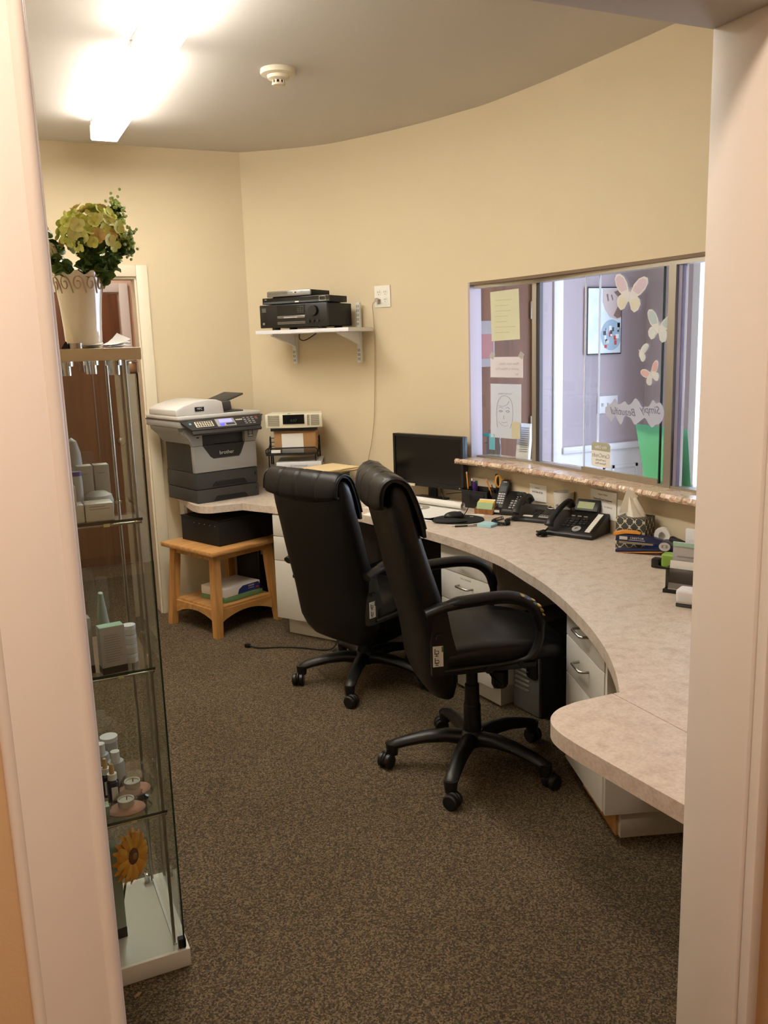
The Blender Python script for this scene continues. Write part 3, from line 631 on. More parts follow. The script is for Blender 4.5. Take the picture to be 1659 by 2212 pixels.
gp('side_glass', W2-ins-0.004, W2-ins, -D2+0.016, D2-0.03); gp('side_glass', -W2+ins, -W2+ins+0.004, -D2+0.016, D2-0.03); gp('back_glass', -W2+ins, W2-ins, D2-0.016, D2-0.012)
B().b2(W2-ins-0.003, W2-ins+0.001, -D2+0.005, -D2+0.011, 0.052, CT-0.03).done('glass_edge', glass_e, fd, smooth=0)
for sx in (-1, 1):
    for yy in (-D2+0.035, D2-0.025):
        x = sx*(W2-ins-0.022)
        B().cyl((x, yy, 0.05), (x, yy, CT-0.028), 0.0042, n=10).done('metal_rod', steel, dc)
for z in (0.44, 0.828, 1.208):
    sh = B().b2(-W2+ins+0.012, W2-ins-0.012, -D2+0.03, D2-0.025, z-0.006, z).done('glass_shelf', glass_s, dc, smooth=0)
    B().b2(-W2+ins+0.012, W2-ins-0.012, -D2+0.0285, -D2+0.0315, z-0.006, z).done('shelf_edge', glass_e, sh, smooth=0)
    for sx in (-1, 1):
        for yy in (-D2+0.035, D2-0.027): B().box((sx*(W2-ins-0.022), yy, z-0.010), (0.018, 0.010, 0.008), bev=0.002).done('shelf_clip', chrome, sh)
    B().cyl((-W2+0.03, -D2+0.036, z-0.011), (W2-0.03, -D2+0.036, z-0.011), 0.003, n=8).done('shelf_rail', steel, sh)
    B().b2(0.10, 0.114, -D2+0.029, -D2+0.033, z-0.014, z-0.004).done('price_tab', mat('pale_yellow', (222, 216, 150), 0.6), sh)
for (x, y) in ((0.16, -0.13), (0.06, -0.04), (0.13, 0.05), (-0.08, 0.0)):
    B().cyl((x, y, CT-0.028), (x, y, CT-0.040), 0.019, n=20).cyl((x, y, CT-0.040), (x, y, CT-0.062), 0.013, n=18).done('puck_light', chrome, dc)
B().box((W2-0.02, -D2+0.012, CT-0.045), (0.024, 0.02, 0.03), bev=0.003).done('door_hinge', chrome, dc)
B().box((W2-0.018, -D2+0.014, 0.066), (0.02, 0.018, 0.028), bev=0.003).done('door_hinge', blkpl, dc)
B().box((0.165, D2-0.03, 0.065), (0.014, 0.02, 0.03), bev=0.003).done('rod_foot', chrome, dc)
B().b2(W2-0.035, W2-0.028, -D2+0.03, D2-0.03, 0.05, 0.056).done('base_strip', white_p, dc)

# ================================================================ PRINTER, STAND, BOX
pr = thing('multifunction_printer', 'grey and charcoal laser printer with copier top on the left end of the counter', 'printer', (1.065, 4.852, 0.74), math.radians(15))
def P_(b, *a, **k): return b
B().b2(0.0, 0.405, 0.0, 0.36, 0.0, 0.076, bev=0.004).done('lower_tray', dgrey, pr)
B().b2(0.0, 0.405, 0.004, 0.36, 0.079, 0.172, bev=0.004).done('upper_tray', dgrey, pr)
for z0 in (0.006, 0.088): B().profy([(0.10, z0), (0.33, z0), (0.31, z0+0.026), (0.125, z0+0.026)], -0.002, 0.008).done('tray_grip', blkmat, pr)
for z0 in (0.04, 0.125): B().b2(0.385, 0.389, -0.001, 0.004, z0, z0+0.018).done('level_mark', blkmat, pr)
B().b2(0.004, 0.400, 0.03, 0.36, 0.172, 0.42, bev=0.004).done('body', dgrey, pr)
b = B(); b.profy([(-0.002, 0.175), (0.402, 0.175), (0.402, 0.326), (0.33, 0.326), (0.30, 0.262), (0.285, 0.248), (0.12, 0.248), (0.10, 0.262), (0.055, 0.326), (-0.006, 0.326)], 0.0, 0.03, bev=0.002); b.done('front_door', lgrey, pr)
b = B(); b.profy([(-0.006, 0.328), (0.055, 0.328), (0.055, 0.425), (-0.006, 0.425), (-0.05, 0.425), (-0.055, 0.40), (-0.03, 0.37)], 0.0, 0.03); b.done('front_cheek', lgrey, pr); b = B(); b.profy([(0.33, 0.328), (0.402, 0.328), (0.43, 0.40), (0.432, 0.425), (0.33, 0.425)], 0.0, 0.03); b.done('front_cheek', lgrey, pr)
b = B(); b.b2(0.056, 0.329, 0.10, 0.11, 0.25, 0.425); b.b2(0.056, 0.329, 0.012, 0.11, 0.250, 0.256); b.done('output_bay', blkmat, pr)
b = B(); b.profx([(0.0, 0.25), (0.02, 0.25), (0.10, 0.335), (0.09, 0.34)], 0.07, 0.315); b.box((0.19, 0.05, 0.33), (0.10, 0.05, 0.012), rot=(0.3, 0, 0)); b.done('paper_guide', dgrey, pr)
b = B(); b.profy([(0.058, 0.326), (0.328, 0.326), (0.298, 0.262), (0.284, 0.250), (0.122, 0.250), (0.102, 0.264)], 0.004, 0.012); b.done('smoked_flap', mat('smoke_plastic', (40, 40, 40), 0.25), pr)
text('brand_lettering', 'brother', 0.030, mat('pale_print', (210, 208, 200), 0.5), pr, (0.205, -0.0005, 0.278), (PI/2, 0, 0))
# scanner deck overhanging to both sides, swept flanks
b = B(); b.profy([(-0.09, 0.437), (0.446, 0.437), (0.446, 0.478), (-0.09, 0.478)], -0.02, 0.40, bev=0.006); b.done('scanner_deck', lgrey, pr)
b = B(); b.profy([(-0.085, 0.436), (-0.08, 0.418), (-0.04, 0.38), (-0.012, 0.34), (0.004, 0.335), (0.004, 0.436)], 0.012, 0.36); b.done('flank', lgrey, pr); b = B(); b.profy([(0.40, 0.335), (0.41, 0.345), (0.438, 0.40), (0.443, 0.436), (0.40, 0.436)], 0.012, 0.36); b.done('flank', lgrey, pr)
b = B(); b.b2(-0.091, 0.447, -0.022, 0.401, 0.472, 0.4785, bev=0.001); b.done('dark_band', mat('brown_band', (74, 62, 54), 0.5), pr)
# sloped control panel
cp = B().profx([(-0.085, 0.405), (-0.075, 0.394), (-0.004, 0.424), (-0.004, 0.476), (-0.020, 0.476)], -0.04, 0.40, bev=0.003).done('control_panel', mat('panel_charcoal', (52, 52, 52), 0.4, var=0.03), pr)
b = B(); b.prism([(-0.09, 0), (0.446, 0), (0.40, -0.08), (-0.04, -0.08)], 0, 0.012, Matrix.Translation((0, -0.006, 0.470)) @ Euler((math.radians(42), 0, 0)).to_matrix().to_4x4()); b.done('panel_fascia', MATS['panel_charcoal'], cp)
PM = Matrix.Translation((0, -0.006, 0.470)) @ Euler((math.radians(42), 0, 0)).to_matrix().to_4x4()
def on_panel(name, x0, x1, y0, y1, m, h=0.003):
    b = B(); t_ = bmesh.new(); bmesh.ops.create_cube(t_, size=1.0); bmesh.ops.scale(t_, vec=(x1-x0, y1-y0, h), verts=t_.verts); b._add(t_, PM @ Matrix.Translation(((x0+x1)/2, (y0+y1)/2, 0.012+h/2)));
    return b.done(name, m, cp, smooth=0)
on_panel('lcd_bezel', 0.125, 0.245, -0.070, -0.012, lgrey)
on_panel('lcd_screen', 0.145, 0.228, -0.044, -0.018, mat('lcd_blue', (150, 150, 235), 0.4, emit=0.9), 0.005)
on_panel('start_key', 0.142, 0.170, -0.066, -0.052, mat('blue_led', (70, 70, 255), 0.4, emit=2.0), 0.005)
on_panel('soft_keys', 0.182, 0.236, -0.062, -0.050, dgrey, 0.005)
kb = mat('cream_keys', (222, 214, 190), 0.6)
on_panel('key_field', -0.005, 0.105, -0.060, -0.020, kb, 0.001)
for r_ in range(3):
    for c_ in range(7): on_panel('quick_key', 0.002+c_*0.0145, 0.011+c_*0.0145, -0.031-r_*0.0125, -0.024-r_*0.0125, dgrey, 0.003)
for r_ in range(4):
    for c_ in range(3): on_panel('number_key', 0.305+c_*0.026, 0.320+c_*0.026, -0.022-r_*0.0145, -0.016-r_*0.0145, lgrey, 0.003)
for c_ in range(4): on_panel('mode_key', 0.255+c_*0.011, 0.263+c_*0.011, -0.033, -0.026, kb, 0.003)
on_panel('energy_sticker', -0.040, -0.026, -0.038, -0.026, mat('sky_blue', (120, 180, 210), 0.5), 0.001)
on_panel('card_sticker', 0.385, 0.402, -0.035, -0.010, mat('rose_print', (150, 90, 85), 0.5), 0.001)
# copier lid with curved document feeder and feed tray
b = B(); b.b2(-0.088, 0.444, -0.005, 0.40, 0.479, 0.500, bev=0.005); b.done('lid', pgrey, pr)
prof = [(-0.086, 0.500), (-0.084, 0.535), (-0.04, 0.556), (0.03, 0.574), (0.10, 0.582), (0.165, 0.580), (0.205, 0.566), (0.215, 0.500)]
b = B(); b.profy(prof, 0.015, 0.36, bev=0.006); b.done('document_feeder', pgrey, pr, smooth=50)
b = B(); b.b2(0.03, 0.085, 0.011, 0.016, 0.52, 0.545); nb = b.done('model_badge', blkgl, pr)
text('badge_lettering', 'MFC', 0.018, MATS['pale_print'], nb, (0.058, 0.0105, 0.534), (PI/2, 0, 0))
b = B(); b.box((0.245, 0.19, 0.535), (0.09, 0.26, 0.05), rot=(0, -0.1, 0), bev=0.006); b.done('feeder_throat', dgrey, pr)
b = B(); b.box((0.315, 0.20, 0.575), (0.16, 0.22, 0.012), rot=(0, -0.30, 0), bev=0.004); b.done('feed_tray', dgrey, pr)
b = B(); b.prism([(0.20, 0.03), (0.36, 0.05), (0.36, 0.30), (0.20, 0.33)], 0.500, 0.507); b.done('output_tray', dgrey, pr)
B().b2(0.02, 0.036, -0.001, 0.002, 0.372, 0.378).done('usb_port', blkmat, pr)
sk = B().b2(0.352, 0.386, -0.001, 0.001, 0.352, 0.392).done('round_sticker', mat('sticker_grey', (70, 84, 84), 0.5), pr)
B().b2(0.358, 0.380, -0.0016, 0.0005, 0.390, 0.402).done('sticker_crown', mat('amber', (222, 160, 60), 0.5), sk)
B().b2(0.356, 0.383, -0.0016, 0.0, 0.357, 0.362).done('sticker_line', paper, sk); B().cyl((0.369, -0.0016, 0.376), (0.369, 0, 0.376), 0.012).done('sticker_disc', lgrey, sk)

# oak stand
sa = math.radians(22.5); st = thing('wooden_stand', 'honey oak side stand with lower shelf, standing left of the cabinets', 'side table', (1.205, 4.955, 0), sa)
h = 0.235
for sx in (-1, 1):
    for sy in (-1, 1):
        rings = []
        for z, k, w_ in ((0.0, 0.222, 0.021), (0.20, 0.207, 0.024), (0.475, 0.188, 0.022)):
            rings.append([(sx*k+a*w_, sy*k+b_*w_, z) for a, b_ in ((-1, -1), (1, -1), (1, 1), (-1, 1))])
        B().loft(rings).done('leg', 'oak', st, smooth=20)
B().box((0, 0, 0.487), (0.50, 0.50, 0.026), bev=0.006).done('top', 'oak_flat', st)
for s in (-1, 1):
    B().b2(-0.175, 0.175, s*0.19-0.009, s*0.19+0.009, 0.435, 0.474).done('top_rail', 'oak_flat', st); B().b2(s*0.19-0.009, s*0.19+0.009, -0.175, 0.175, 0.435, 0.474).done('top_rail', 'oak_flat', st)
    arch = [(-0.185, 0.150)] + [(-0.185+0.37*k/12, 0.075+0.045*math.sin(PI*k/12)**0.8) for k in range(13)] + [(0.185, 0.150)]
    B().profy(arch, s*0.205-0.009, s*0.205+0.009).done('arched_apron', 'oak_flat', st); B().profx(arch, s*0.205-0.009, s*0.205+0.009).done('arched_apron', 'oak_flat', st)
B().box((0, 0, 0.155), (0.40, 0.40, 0.014), bev=0.002).done('lower_shelf', 'oak_flat', st)
rm = thing('paper_ream', 'white wrapped ream of paper with blue end label, on the stand shelf', 'paper ream', (1.24, 4.925, 0.1905), sa+0.06)
B().box((0, 0, 0.026), (0.27, 0.215, 0.052), bev=0.004).done('ream_wrap', paper, rm)
lb_ = B().profy([(-0.04, 0.004), (0.132, 0.004), (0.132, 0.030), (0.12, 0.046), (0.0, 0.046), (-0.03, 0.030)], -0.1088, -0.1073).done('blue_label', mat('navy_print', (30, 52, 120), 0.5), rm)
B().b2(0.10, 0.122, -0.1095, -0.1085, 0.012, 0.020).done('red_mark', mat('red_print', (190, 50, 40), 0.5), lb_)
for z in (0.036, 0.031, 0.020): B().b2(0.04, 0.085, -0.1095, -0.1085, z, z+0.002).done('print_line', paper, lb_)
tag(B().box((0, 0, 0.0135), (0.285, 0.225, 0.027), bev=0.003).done('paper_pack', mat('green_wrap', (110, 150, 100), 0.45, var=0.12, scale=20), None, loc=(1.245, 4.925, 0.1625), rot=(0, 0, sa+0.02)), 'green wrapped paper pack under the white ream', 'paper pack')
bx = thing('black_metal_box', 'low black metal box with perforated side, on the wooden stand under the counter', 'box', (1.265, 5.0, 0.5005), sa)
B().box((0, 0, 0.07), (0.40, 0.36, 0.14), bev=0.002).done('body', blkmat, bx)
B().b2(-0.205, 0.20, -0.182, 0.18, 0.142, 0.148).done('lid', blkmat, bx)
for k in range(5): B().cyl((-0.2001, -0.15+k*0.05, 0.115), (-0.2025, -0.15+k*0.05, 0.115), 0.003, n=8).done('vent_hole', lgrey, bx)
# dark tower behind the stand, towers under the counter
def tower(label, loc, rz, w_, d_, h_, m, front):
    t = thing('computer_tower', label, 'computer', (loc[0], loc[1], 0), rz)
    B().b2(0, w_, 0.012, d_, 0, h_, bev=0.006).done('case', m, t)
    f = B().b2(0.002, w_-0.002, 0.0, 0.016, 0.004, h_-0.004, bev=0.006).done('front_panel', front, t)
    return t, f
t, f = tower('black computer tower standing behind the wooden stand', (1.445, 5.015), math.radians(22.5), 0.10, 0.22, 0.44, blkmat, blkpl)
B().b2(0.02, 0.05, -0.001, 0.002, 0.36, 0.40).done('paper_tag', paper, f)
t, f = tower('black computer tower beside the left drawer cabinet', (1.69, 4.215), math.radians(-62), 0.17, 0.40, 0.40, blkmat, blkpl)
for z in (0.13, 0.10): B().cyl((0.06, -0.002, z), (0.06, 0.002, z), 0.008).done('led_button', chrome, f)
t, f = tower('charcoal and silver computer tower under the counter next to the drawers', (2.015, 3.085), math.radians(-85), 0.18, 0.42, 0.43, dgrey, mat('tower_silver', (118, 118, 118), 0.35, 0.3))
B().prism(rrect(0.07, 0.20, 0.015), -0.002, 0.010, Matrix(((1, 0, 0, 0.135), (0, 0, 1, -0.004), (0, 1, 0, 0.27), (0, 0, 0, 1)))).done('drive_door', blkgl, f)
for (z, r_) in ((0.335, 0.022), (0.385, 0.010)): B().cyl((0.055, -0.004, z), (0.055, 0.004, z), r_, n=24).done('power_button', steel, f)
for k in range(5): B().b2(0.02, 0.115, -0.006, 0.003, 0.10+k*0.022, 0.110+k*0.022, bev=0.003).done('grille_bar', alum, f)
pc = B().tube(cat_rom([(1.19, 4.42, 0.012), (1.24, 4.37, 0.006), (1.34, 4.33, 0.005), (1.44, 4.26, 0.005), (1.53, 4.17, 0.006), (1.585, 4.15, 0.02), (1.62, 4.17, 0.09), (1.64, 4.20, 0.18)], 6), 0.004, 8).box((1.185, 4.425, 0.012), (0.03, 0.018, 0.02), rot=(0, 0, -0.8), bev=0.003)
tag(pc.done('power_cord', blkpl), 'black power cord lying on the carpet below the left drawers', 'cord')
pa = B().lathe([(0, 0), (0.024, 0), (0.027, 0.01), (0.022, 0.06), (0, 0.062)], 18); tag(pa.done('cable_plug_block', mat('cream_plastic', (206, 196, 168), 0.5), None, loc=(1.664, 4.19, 0.005)), 'small cream plastic block on the floor behind the back chair', 'adapter')

# ================================================================ WALL SHELF AND STEREO
SA = math.atan2(-0.789, 0.614)      # local x runs along the wall, local -y into the room
ws = thing('wall_shelf', 'white shelf board on two slotted brackets, on the curved wall', 'shelf', (1.753, 5.169, 1.675), SA)
B().b2(-0.02, 0.60, -0.30, -0.012, 0.0, 0.021, bev=0.001).done('board', white_p, ws)
for x, zt in ((0.066, -0.02), (0.513, 0.165)):
    st_ = B().b2(x-0.0125, x+0.0125, -0.030, -0.006, -0.178, zt, bev=0.002).done('slotted_upright', mat('upright_white', (214, 214, 206), 0.5), ws)
    z = -0.165
    while z < zt-0.03:
        if not (-0.10 < z < 0.0):
            for sx in (-0.005, 0.005): B().b2(x+sx-0.0014, x+sx+0.0014, -0.0312, -0.029, z, z+0.016).done('slot', dgrey, st_)
        z += 0.025
    B().profx([(-0.030, -0.001), (-0.265, -0.001), (-0.265, -0.010), (-0.17, -0.035), (-0.030, -0.072)], x-0.008, x+0.008).done('bracket_arm', white_p, ws)
rc = thing('stereo_receiver', 'large black stereo receiver with round volume knob, on the wall shelf', 'receiver', (1.753, 5.169, 1.6965), SA)
B().b2(0.03, 0.475, -0.30, -0.035, 0.014, 0.138, bev=0.002).done('case', blkmat, rc)
rf = B().b2(0.028, 0.477, -0.316, -0.299, 0.012, 0.140, bev=0.004).done('front_panel', blkpl, rc)
for x in (0.10, 0.41): B().cyl((x, -0.26, 0.0), (x, -0.26, 0.015), 0.024, n=20).done('foot', blkpl, rc)
for x in (0.10, 0.41): B().cyl((x, -0.08, 0.0), (x, -0.08, 0.015), 0.024, n=20).done('foot', blkpl, rc)
B().b2(0.15, 0.335, -0.318, -0.315, 0.082, 0.132).done('display_window', blkgl, rf)
B().b2(0.15, 0.335, -0.321, -0.315, 0.060, 0.076, bev=0.002).done('chrome_strip', mat('gunmetal', (128, 126, 120), 0.3, 0.8), rf); B().b2(0.195, 0.285, -0.323, -0.319, 0.063, 0.070).done('long_key', lgrey, rf)
for z in (0.038, 0.030): B().b2(0.15, 0.335, -0.320, -0.315, z, z+0.005).done('trim_line', MATS['gunmetal'], rf)
for r_ in range(4):
    for c_ in range(3): B().b2(0.285+c_*0.016, 0.297+c_*0.016, -0.320, -0.317, 0.120-r_*0.010, 0.126-r_*0.010).done('preset_key', dgrey, rf)
B().cyl((0.395, -0.316, 0.098), (0.395, -0.338, 0.098), 0.029, 0.027, 32).done('volume_knob', blkpl, rf)
for x in (0.36, 0.39, 0.42): B().cyl((x, -0.316, 0.042), (x, -0.328, 0.042), 0.0085, n=16).done('tone_knob', blkpl, rf)
for z in (0.118, 0.11, 0.102): B().b2(0.045, 0.072, -0.3175, -0.315, z, z+0.003).done('print_mark', pink_ink, rf)
B().cyl((0.055, -0.316, 0.036), (0.055, -0.320, 0.036), 0.007, n=16).done('phones_jack', steel, rf)
dv = thing('dvd_player', 'flat black disc player lying on the stereo receiver', 'disc player', (1.753, 5.169, 1.8367), SA)
B().b2(0.045, 0.485, -0.295, -0.10, 0.004, 0.038, bev=0.002).done('case', blkmat, dv)
for x in (0.09, 0.44):
    for y in (-0.27, -0.13): B().cyl((x, y, 0), (x, y, 0.006), 0.014).done('foot', blkpl, dv)
f = B().b2(0.043, 0.487, -0.304, -0.294, 0.004, 0.039, bev=0.002).done('front_panel', blkgl, dv)
B().b2(0.05, 0.487, -0.3055, -0.303, 0.006, 0.017).done('grey_strip', mat('blue_grey', (72, 76, 80), 0.4), f)
text('brand_lettering', 'LG', 0.010, MATS['pale_print'], f, (0.066, -0.3046, 0.030), (PI/2, 0, 0))
b = B(); b.tube([(0.425, -0.3055, 0.010), (0.465, -0.3055, 0.010), (0.465, -0.3055, 0.034), (0.425, -0.3055, 0.034)], 0.0016, 6, closed=True); b.done('square_key_rim', MATS['pale_print'], f)
B().b2(0.265, 0.29, -0.306, -0.303, 0.008, 0.015).done('usb_port', paper, f)
sd = thing('slim_disc_player', 'slim silver-fronted disc player on top of the black one', 'disc player', (1.753, 5.169, 1.8762), SA)
B().b2(0.085, 0.365, -0.295, -0.09, 0.006, 0.036, bev=0.002).done('case', blkmat, sd)
B().b2(0.10, 0.35, -0.28, -0.11, 0.0, 0.008).done('foot_plate', blkmat, sd)
f = B().b2(0.078, 0.372, -0.312, -0.294, 0.003, 0.036, bev=0.008).done('front_panel', mat('player_silver', (150, 150, 148), 0.32, 0.6), sd)
B().b2(0.09, 0.22, -0.3135, -0.311, 0.014, 0.030).done('disc_tray', MATS['gunmetal'], f)
B().cyl((0.275, -0.312, 0.022), (0.275, -0.3145, 0.022), 0.004).done('button', ink, f)
for x in (0.262, 0.290, 0.302): B().b2(x-0.004, x+0.004, -0.314, -0.311, 0.022, 0.025).done('button', paper, f)
cw = B().tube(cat_rom([(0.27, -0.10, -0.001), (0.22, -0.11, -0.03), (0.19, -0.12, -0.04), (0.165, -0.12, -0.028), (0.165, -0.12, -0.001)], 6), 0.003, 8).done('cable_loop', blkpl, None); cw.location = (1.753, 5.169, 1.674); cw.rotation_euler = (0, 0, SA); tag(cw, 'black cable loop hanging below the wall shelf', 'cable')
# outlet
oi = min(range(len(WALL)), key=lambda i: (WALL[i]-Vector((2.193, 4.643))).length); tw = (WALL[oi+1]-WALL[oi-1]).normalized(); oa = math.atan2(tw.y, tw.x)
ou = thing('wall_outlet', 'white four-socket outlet plate on the wall above the monitor', 'outlet', (WALL[oi].x+tw.y*0.001, WALL[oi].y-tw.x*0.001, 1.866), oa)
B().box((0, -0.003, 0), (0.116, 0.006, 0.122), bev=0.002).done('cover_plate', mat('plate_white', (232, 230, 218), 0.4), ou)
for x in (-0.025, 0.022):
    for z in (0.021, -0.021):
        s_ = B().lathe([(0, 0), (0.0165, 0), (0.0165, 0.003), (0, 0.003)], 20, Matrix.Translation((x, -0.005, z)) @ Euler((PI/2, 0, 0)).to_matrix().to_4x4()).done('socket', MATS['plate_white'], ou)
        for sx in (-0.006, 0.006): B().b2(x+sx-0.001, x+sx+0.001, -0.0088, -0.0075, z-0.001, z+0.008).done('slot', ink, s_)
        B().cyl((x, -0.0088, z-0.009), (x, -0.0075, z-0.009), 0.0022, n=10).done('slot', ink, s_)
pl = thing('plug_and_cord', 'grey plug in the wall outlet with thin pale cord hanging down', 'power cord', (ou.location.x, ou.location.y, 0), oa)
B().box((-0.025, -0.020, 1.845), (0.026, 0.026, 0.020), rot=(0, 0.4, 0), bev=0.004).done('plug', mat('beige_grey', (176, 166, 150), 0.5), pl)
B().tube(cat_rom([(-0.035, -0.026, 1.842), (-0.055, -0.028, 1.82), (-0.06, -0.018, 1.75), (-0.062, -0.012, 1.6), (-0.068, -0.012, 1.45), (-0.075, -0.012, 1.3), (-0.085, -0.014, 1.15), (-0.105, -0.02, 1.02), (-0.125, -0.03, 0.92), (-0.13, -0.04, 0.80), (-0.13, -0.05, 0.745)], 5), 0.0022, 8).done('cord', mat('cord_beige', (178, 160, 124), 0.6), pl)

# ================================================================ DESK ORGANISER CORNER
OA = math.radians(-24)
og = thing('desktop_organizer', 'low white desktop organizer with black top and base behind the chairs', 'organizer', (1.565, 4.60, 0.741), OA)
B().b2(-0.10, 0.30, 0.0, 0.38, 0.02, 0.125).done('body', mat('organizer_white', (210, 206, 196), 0.5), og)
B().b2(-0.105, 0.305, -0.008, 0.385, 0.125, 0.150, bev=0.003).done('top', blkpl, og)
B().b2(-0.105, 0.305, -0.008, 0.385, 0.0, 0.022, bev=0.002).done('base', blkpl, og)
for x in (-0.098, 0.036, 0.170): B().b2(x, x+0.128, -0.006, 0.004, 0.026, 0.122, bev=0.002).done('drawer', MATS['organizer_white'], og)
bn = thing('white_binder', 'white ring binder lying flat, spine towards the room', 'binder', (1.550, 4.885, 0.892), math.radians(-24.5))
B().b2(0.0, 0.265, 0.0, 0.004, 0.0, 0.040, bev=0.0015).done('spine', white_p, bn)
B().b2(0.0, 0.265, 0.004, 0.27, 0.0, 0.003).done('cover', white_p, bn); B().b2(0.0, 0.265, 0.004, 0.27, 0.037, 0.040).done('cover', white_p, bn)
B().b2(0.01, 0.255, 0.03, 0.262, 0.004, 0.030).done('page_block', paper, bn)
text('spine_lettering', 'BILL INSTRUCTION BOOK', 0.010, ink, bn, (0.133, -0.0006, 0.018), (PI/2, 0, 0), sx=0.85)
ty = thing('wire_letter_tray', 'black wire letter tray standing over the binder', 'letter tray', (1.503, 4.922, 0.892), math.radians(-24.5))
for x in (0.012, 0.288):
    B().tube([(x, 0.02, 0.0), (x, 0.03, 0.082), (x, 0.22, 0.082), (x, 0.23, 0.0)], 0.004, 8).done('wire_leg', blkmat, ty)
B().tube([(0.0, 0.0, 0.084), (0.0, 0.24, 0.084), (0.30, 0.24, 0.084), (0.30, 0.0, 0.084)], 0.004, 8, closed=True).done('tray_rim', blkmat, ty)
b = B(); b.tube([(0.012, 0.0, 0.084), (0.0, 0.0, 0.094), (0.0, 0.0, 0.114), (0.012, 0.0, 0.124), (0.288, 0.0, 0.124), (0.30, 0.0, 0.114), (0.30, 0.0, 0.094), (0.288, 0.0, 0.084)], 0.004, 8, closed=True); b.done('front_loop', blkmat, ty)
msh = glass_mat('wire_mesh', (0.45, 0.45, 0.45), 0.5)
B().b2(0.004, 0.296, 0.0, 0.24, 0.083, 0.0845).done('tray_mesh', mat('mesh_black', (34, 32, 30), 0.6), ty)
B().b2(0.006, 0.294, 0.0, 0.0015, 0.088, 0.120).done('front_mesh', msh, ty)
B().b2(0.03, 0.085, -0.003, -0.0015, 0.096, 0.114, bev=0.0005).done('label_card', paper, ty)
for x in (0.30, 0.0):
    B().tube([(x, 0.24, 0.0), (x, 0.24, 0.16), (x, 0.225, 0.17), (x, 0.21, 0.16), (x, 0.21, 0.084)], 0.004, 8).done('riser', blkmat, ty)
    B().tube([(x, 0.02, 0.084), (x, 0.10, 0.10), (x, 0.21, 0.13)], 0.003, 8).done('side_wire', blkmat, ty)
for z in (0.11, 0.135, 0.16): B().tube([(0.0, 0.24, z), (0.30, 0.24, z)], 0.0025, 6).done('cross_wire', blkmat, ty)
cb = thing('cardboard_box', 'brown cardboard box with white label sitting in the wire tray', 'box', (1.548, 4.905, 0.980), math.radians(-24.5))
card = mat('cardboard', (168, 128, 84), 0.75, var=0.06, scale=60)
B().b2(0.0, 0.245, 0.02, 0.21, 0.0, 0.132, bev=0.002).done('carton', card, cb)
B().b2(0.0, 0.245, 0.02, 0.13, 0.132, 0.134).done('flap', card, cb); B().b2(0.0, 0.245, 0.135, 0.21, 0.132, 0.134).done('flap', card, cb)
B().b2(0.045, 0.172, 0.0175, 0.0195, 0.004, 0.118).done('label_sheet', paper, cb)
B().b2(0.246, 0.2465, 0.10, 0.16, 0.0, 0.132).done('packing_tape', mat('tape_tan', (190, 146, 96), 0.3), cb)
rd = thing('table_radio', 'cream table radio with dark display on top of the cardboard box', 'radio', (1.507, 4.925, 1.1155), math.radians(-24.5))
rcream = mat('radio_cream', (222, 216, 194), 0.45, var=0.01); rgr = mat('radio_grille', (196, 188, 166), 0.6, var=0.02)
arc = [(0.335*k/12, -0.020*math.sin(PI*k/12)) for k in range(13)]
B().prism(arc + [(0.318, 0.21), (0.017, 0.21)], 0.018, 0.098, bev=0.004).done('case', rcream, rd)
B().prism([(0.03, 0.0), (0.305, 0.0), (0.29, 0.18), (0.045, 0.18)], 0.0, 0.019).done('base', blkmat, rd)
fp = B().prism([(0.107, -0.0225), (0.17, -0.0245), (0.232, -0.0222), (0.232, -0.010), (0.107, -0.010)], 0.042, 0.096).done('display', blkgl, rd)
text('clock_digits', '0:17', 0.022, mat('dim_teal', (40, 70, 78), 0.5), fp, (0.17, -0.0248, 0.062), (PI/2, 0, 0))
for x0, x1 in ((0.018, 0.085), (0.248, 0.262), (0.27, 0.318)):
    z = 0.032
    while z < 0.09:
        xa, xb = x0, x1; ya = -0.0205*math.sin(PI*xa/0.335)-0.0010; yb = -0.0205*math.sin(PI*xb/0.335)-0.0010
        B().prism([(xa, ya-0.0008), (xb, yb-0.0008), (xb, yb+0.003), (xa, ya+0.003)], z, z+0.0022).done('grille_slot', mat('grille_dark', (120, 112, 96), 0.7), rd); z += 0.0052
for x in (0.107, 0.232): B().b2(x-0.0006, x+0.0006, -0.012, 0.20, 0.0978, 0.0985).done('top_seam', rgr, rd)
B().cyl((0.14, 0.03, 0.098), (0.14, 0.03, 0.0995), 0.009).done('top_key', mat('bronze', (96, 80, 60), 0.5), rd)
text('top_lettering', 'Wave', 0.018, pink_ink, rd, (0.19, 0.06, 0.0984), (0, 0, 0), shear=0.2)
# folders and loose paper on the organizer
manila = mat('manila', (236, 212, 164), 0.7, var=0.02)
for k, (dx, dy, a, nm) in enumerate(((0.0, 0.0, 0.10, 'lowest'), (0.012, 0.008, 0.02, 'middle'), (0.006, -0.006, 0.16, 'top'))):
    f = thing('manila_folder', ['lowest manila folder in the pile on the organizer', 'middle manila folder in the pile on the organizer', 'top manila folder in the pile, nearest the monitor'][k], 'folder', (1.70+dx, 4.52+dy, 0.8935+k*0.008), math.radians(12)+a, 'manila folders on the organizer')
    B().box((0.10, 0.08, 0.0012), (0.295, 0.235, 0.0016)).done('back_leaf', manila, f)
    B().box((0.10, 0.08, 0.005), (0.290, 0.225, 0.002), rot=(0.012, 0.006, 0)).done('front_leaf', manila, f)
    B().box((0.06, 0.20, 0.0025), (0.08, 0.02, 0.001)).done('tab', manila, f)
    B().box((0.10, 0.08, 0.003), (0.28, 0.215, 0.0012)).done('sheet', paper, f)
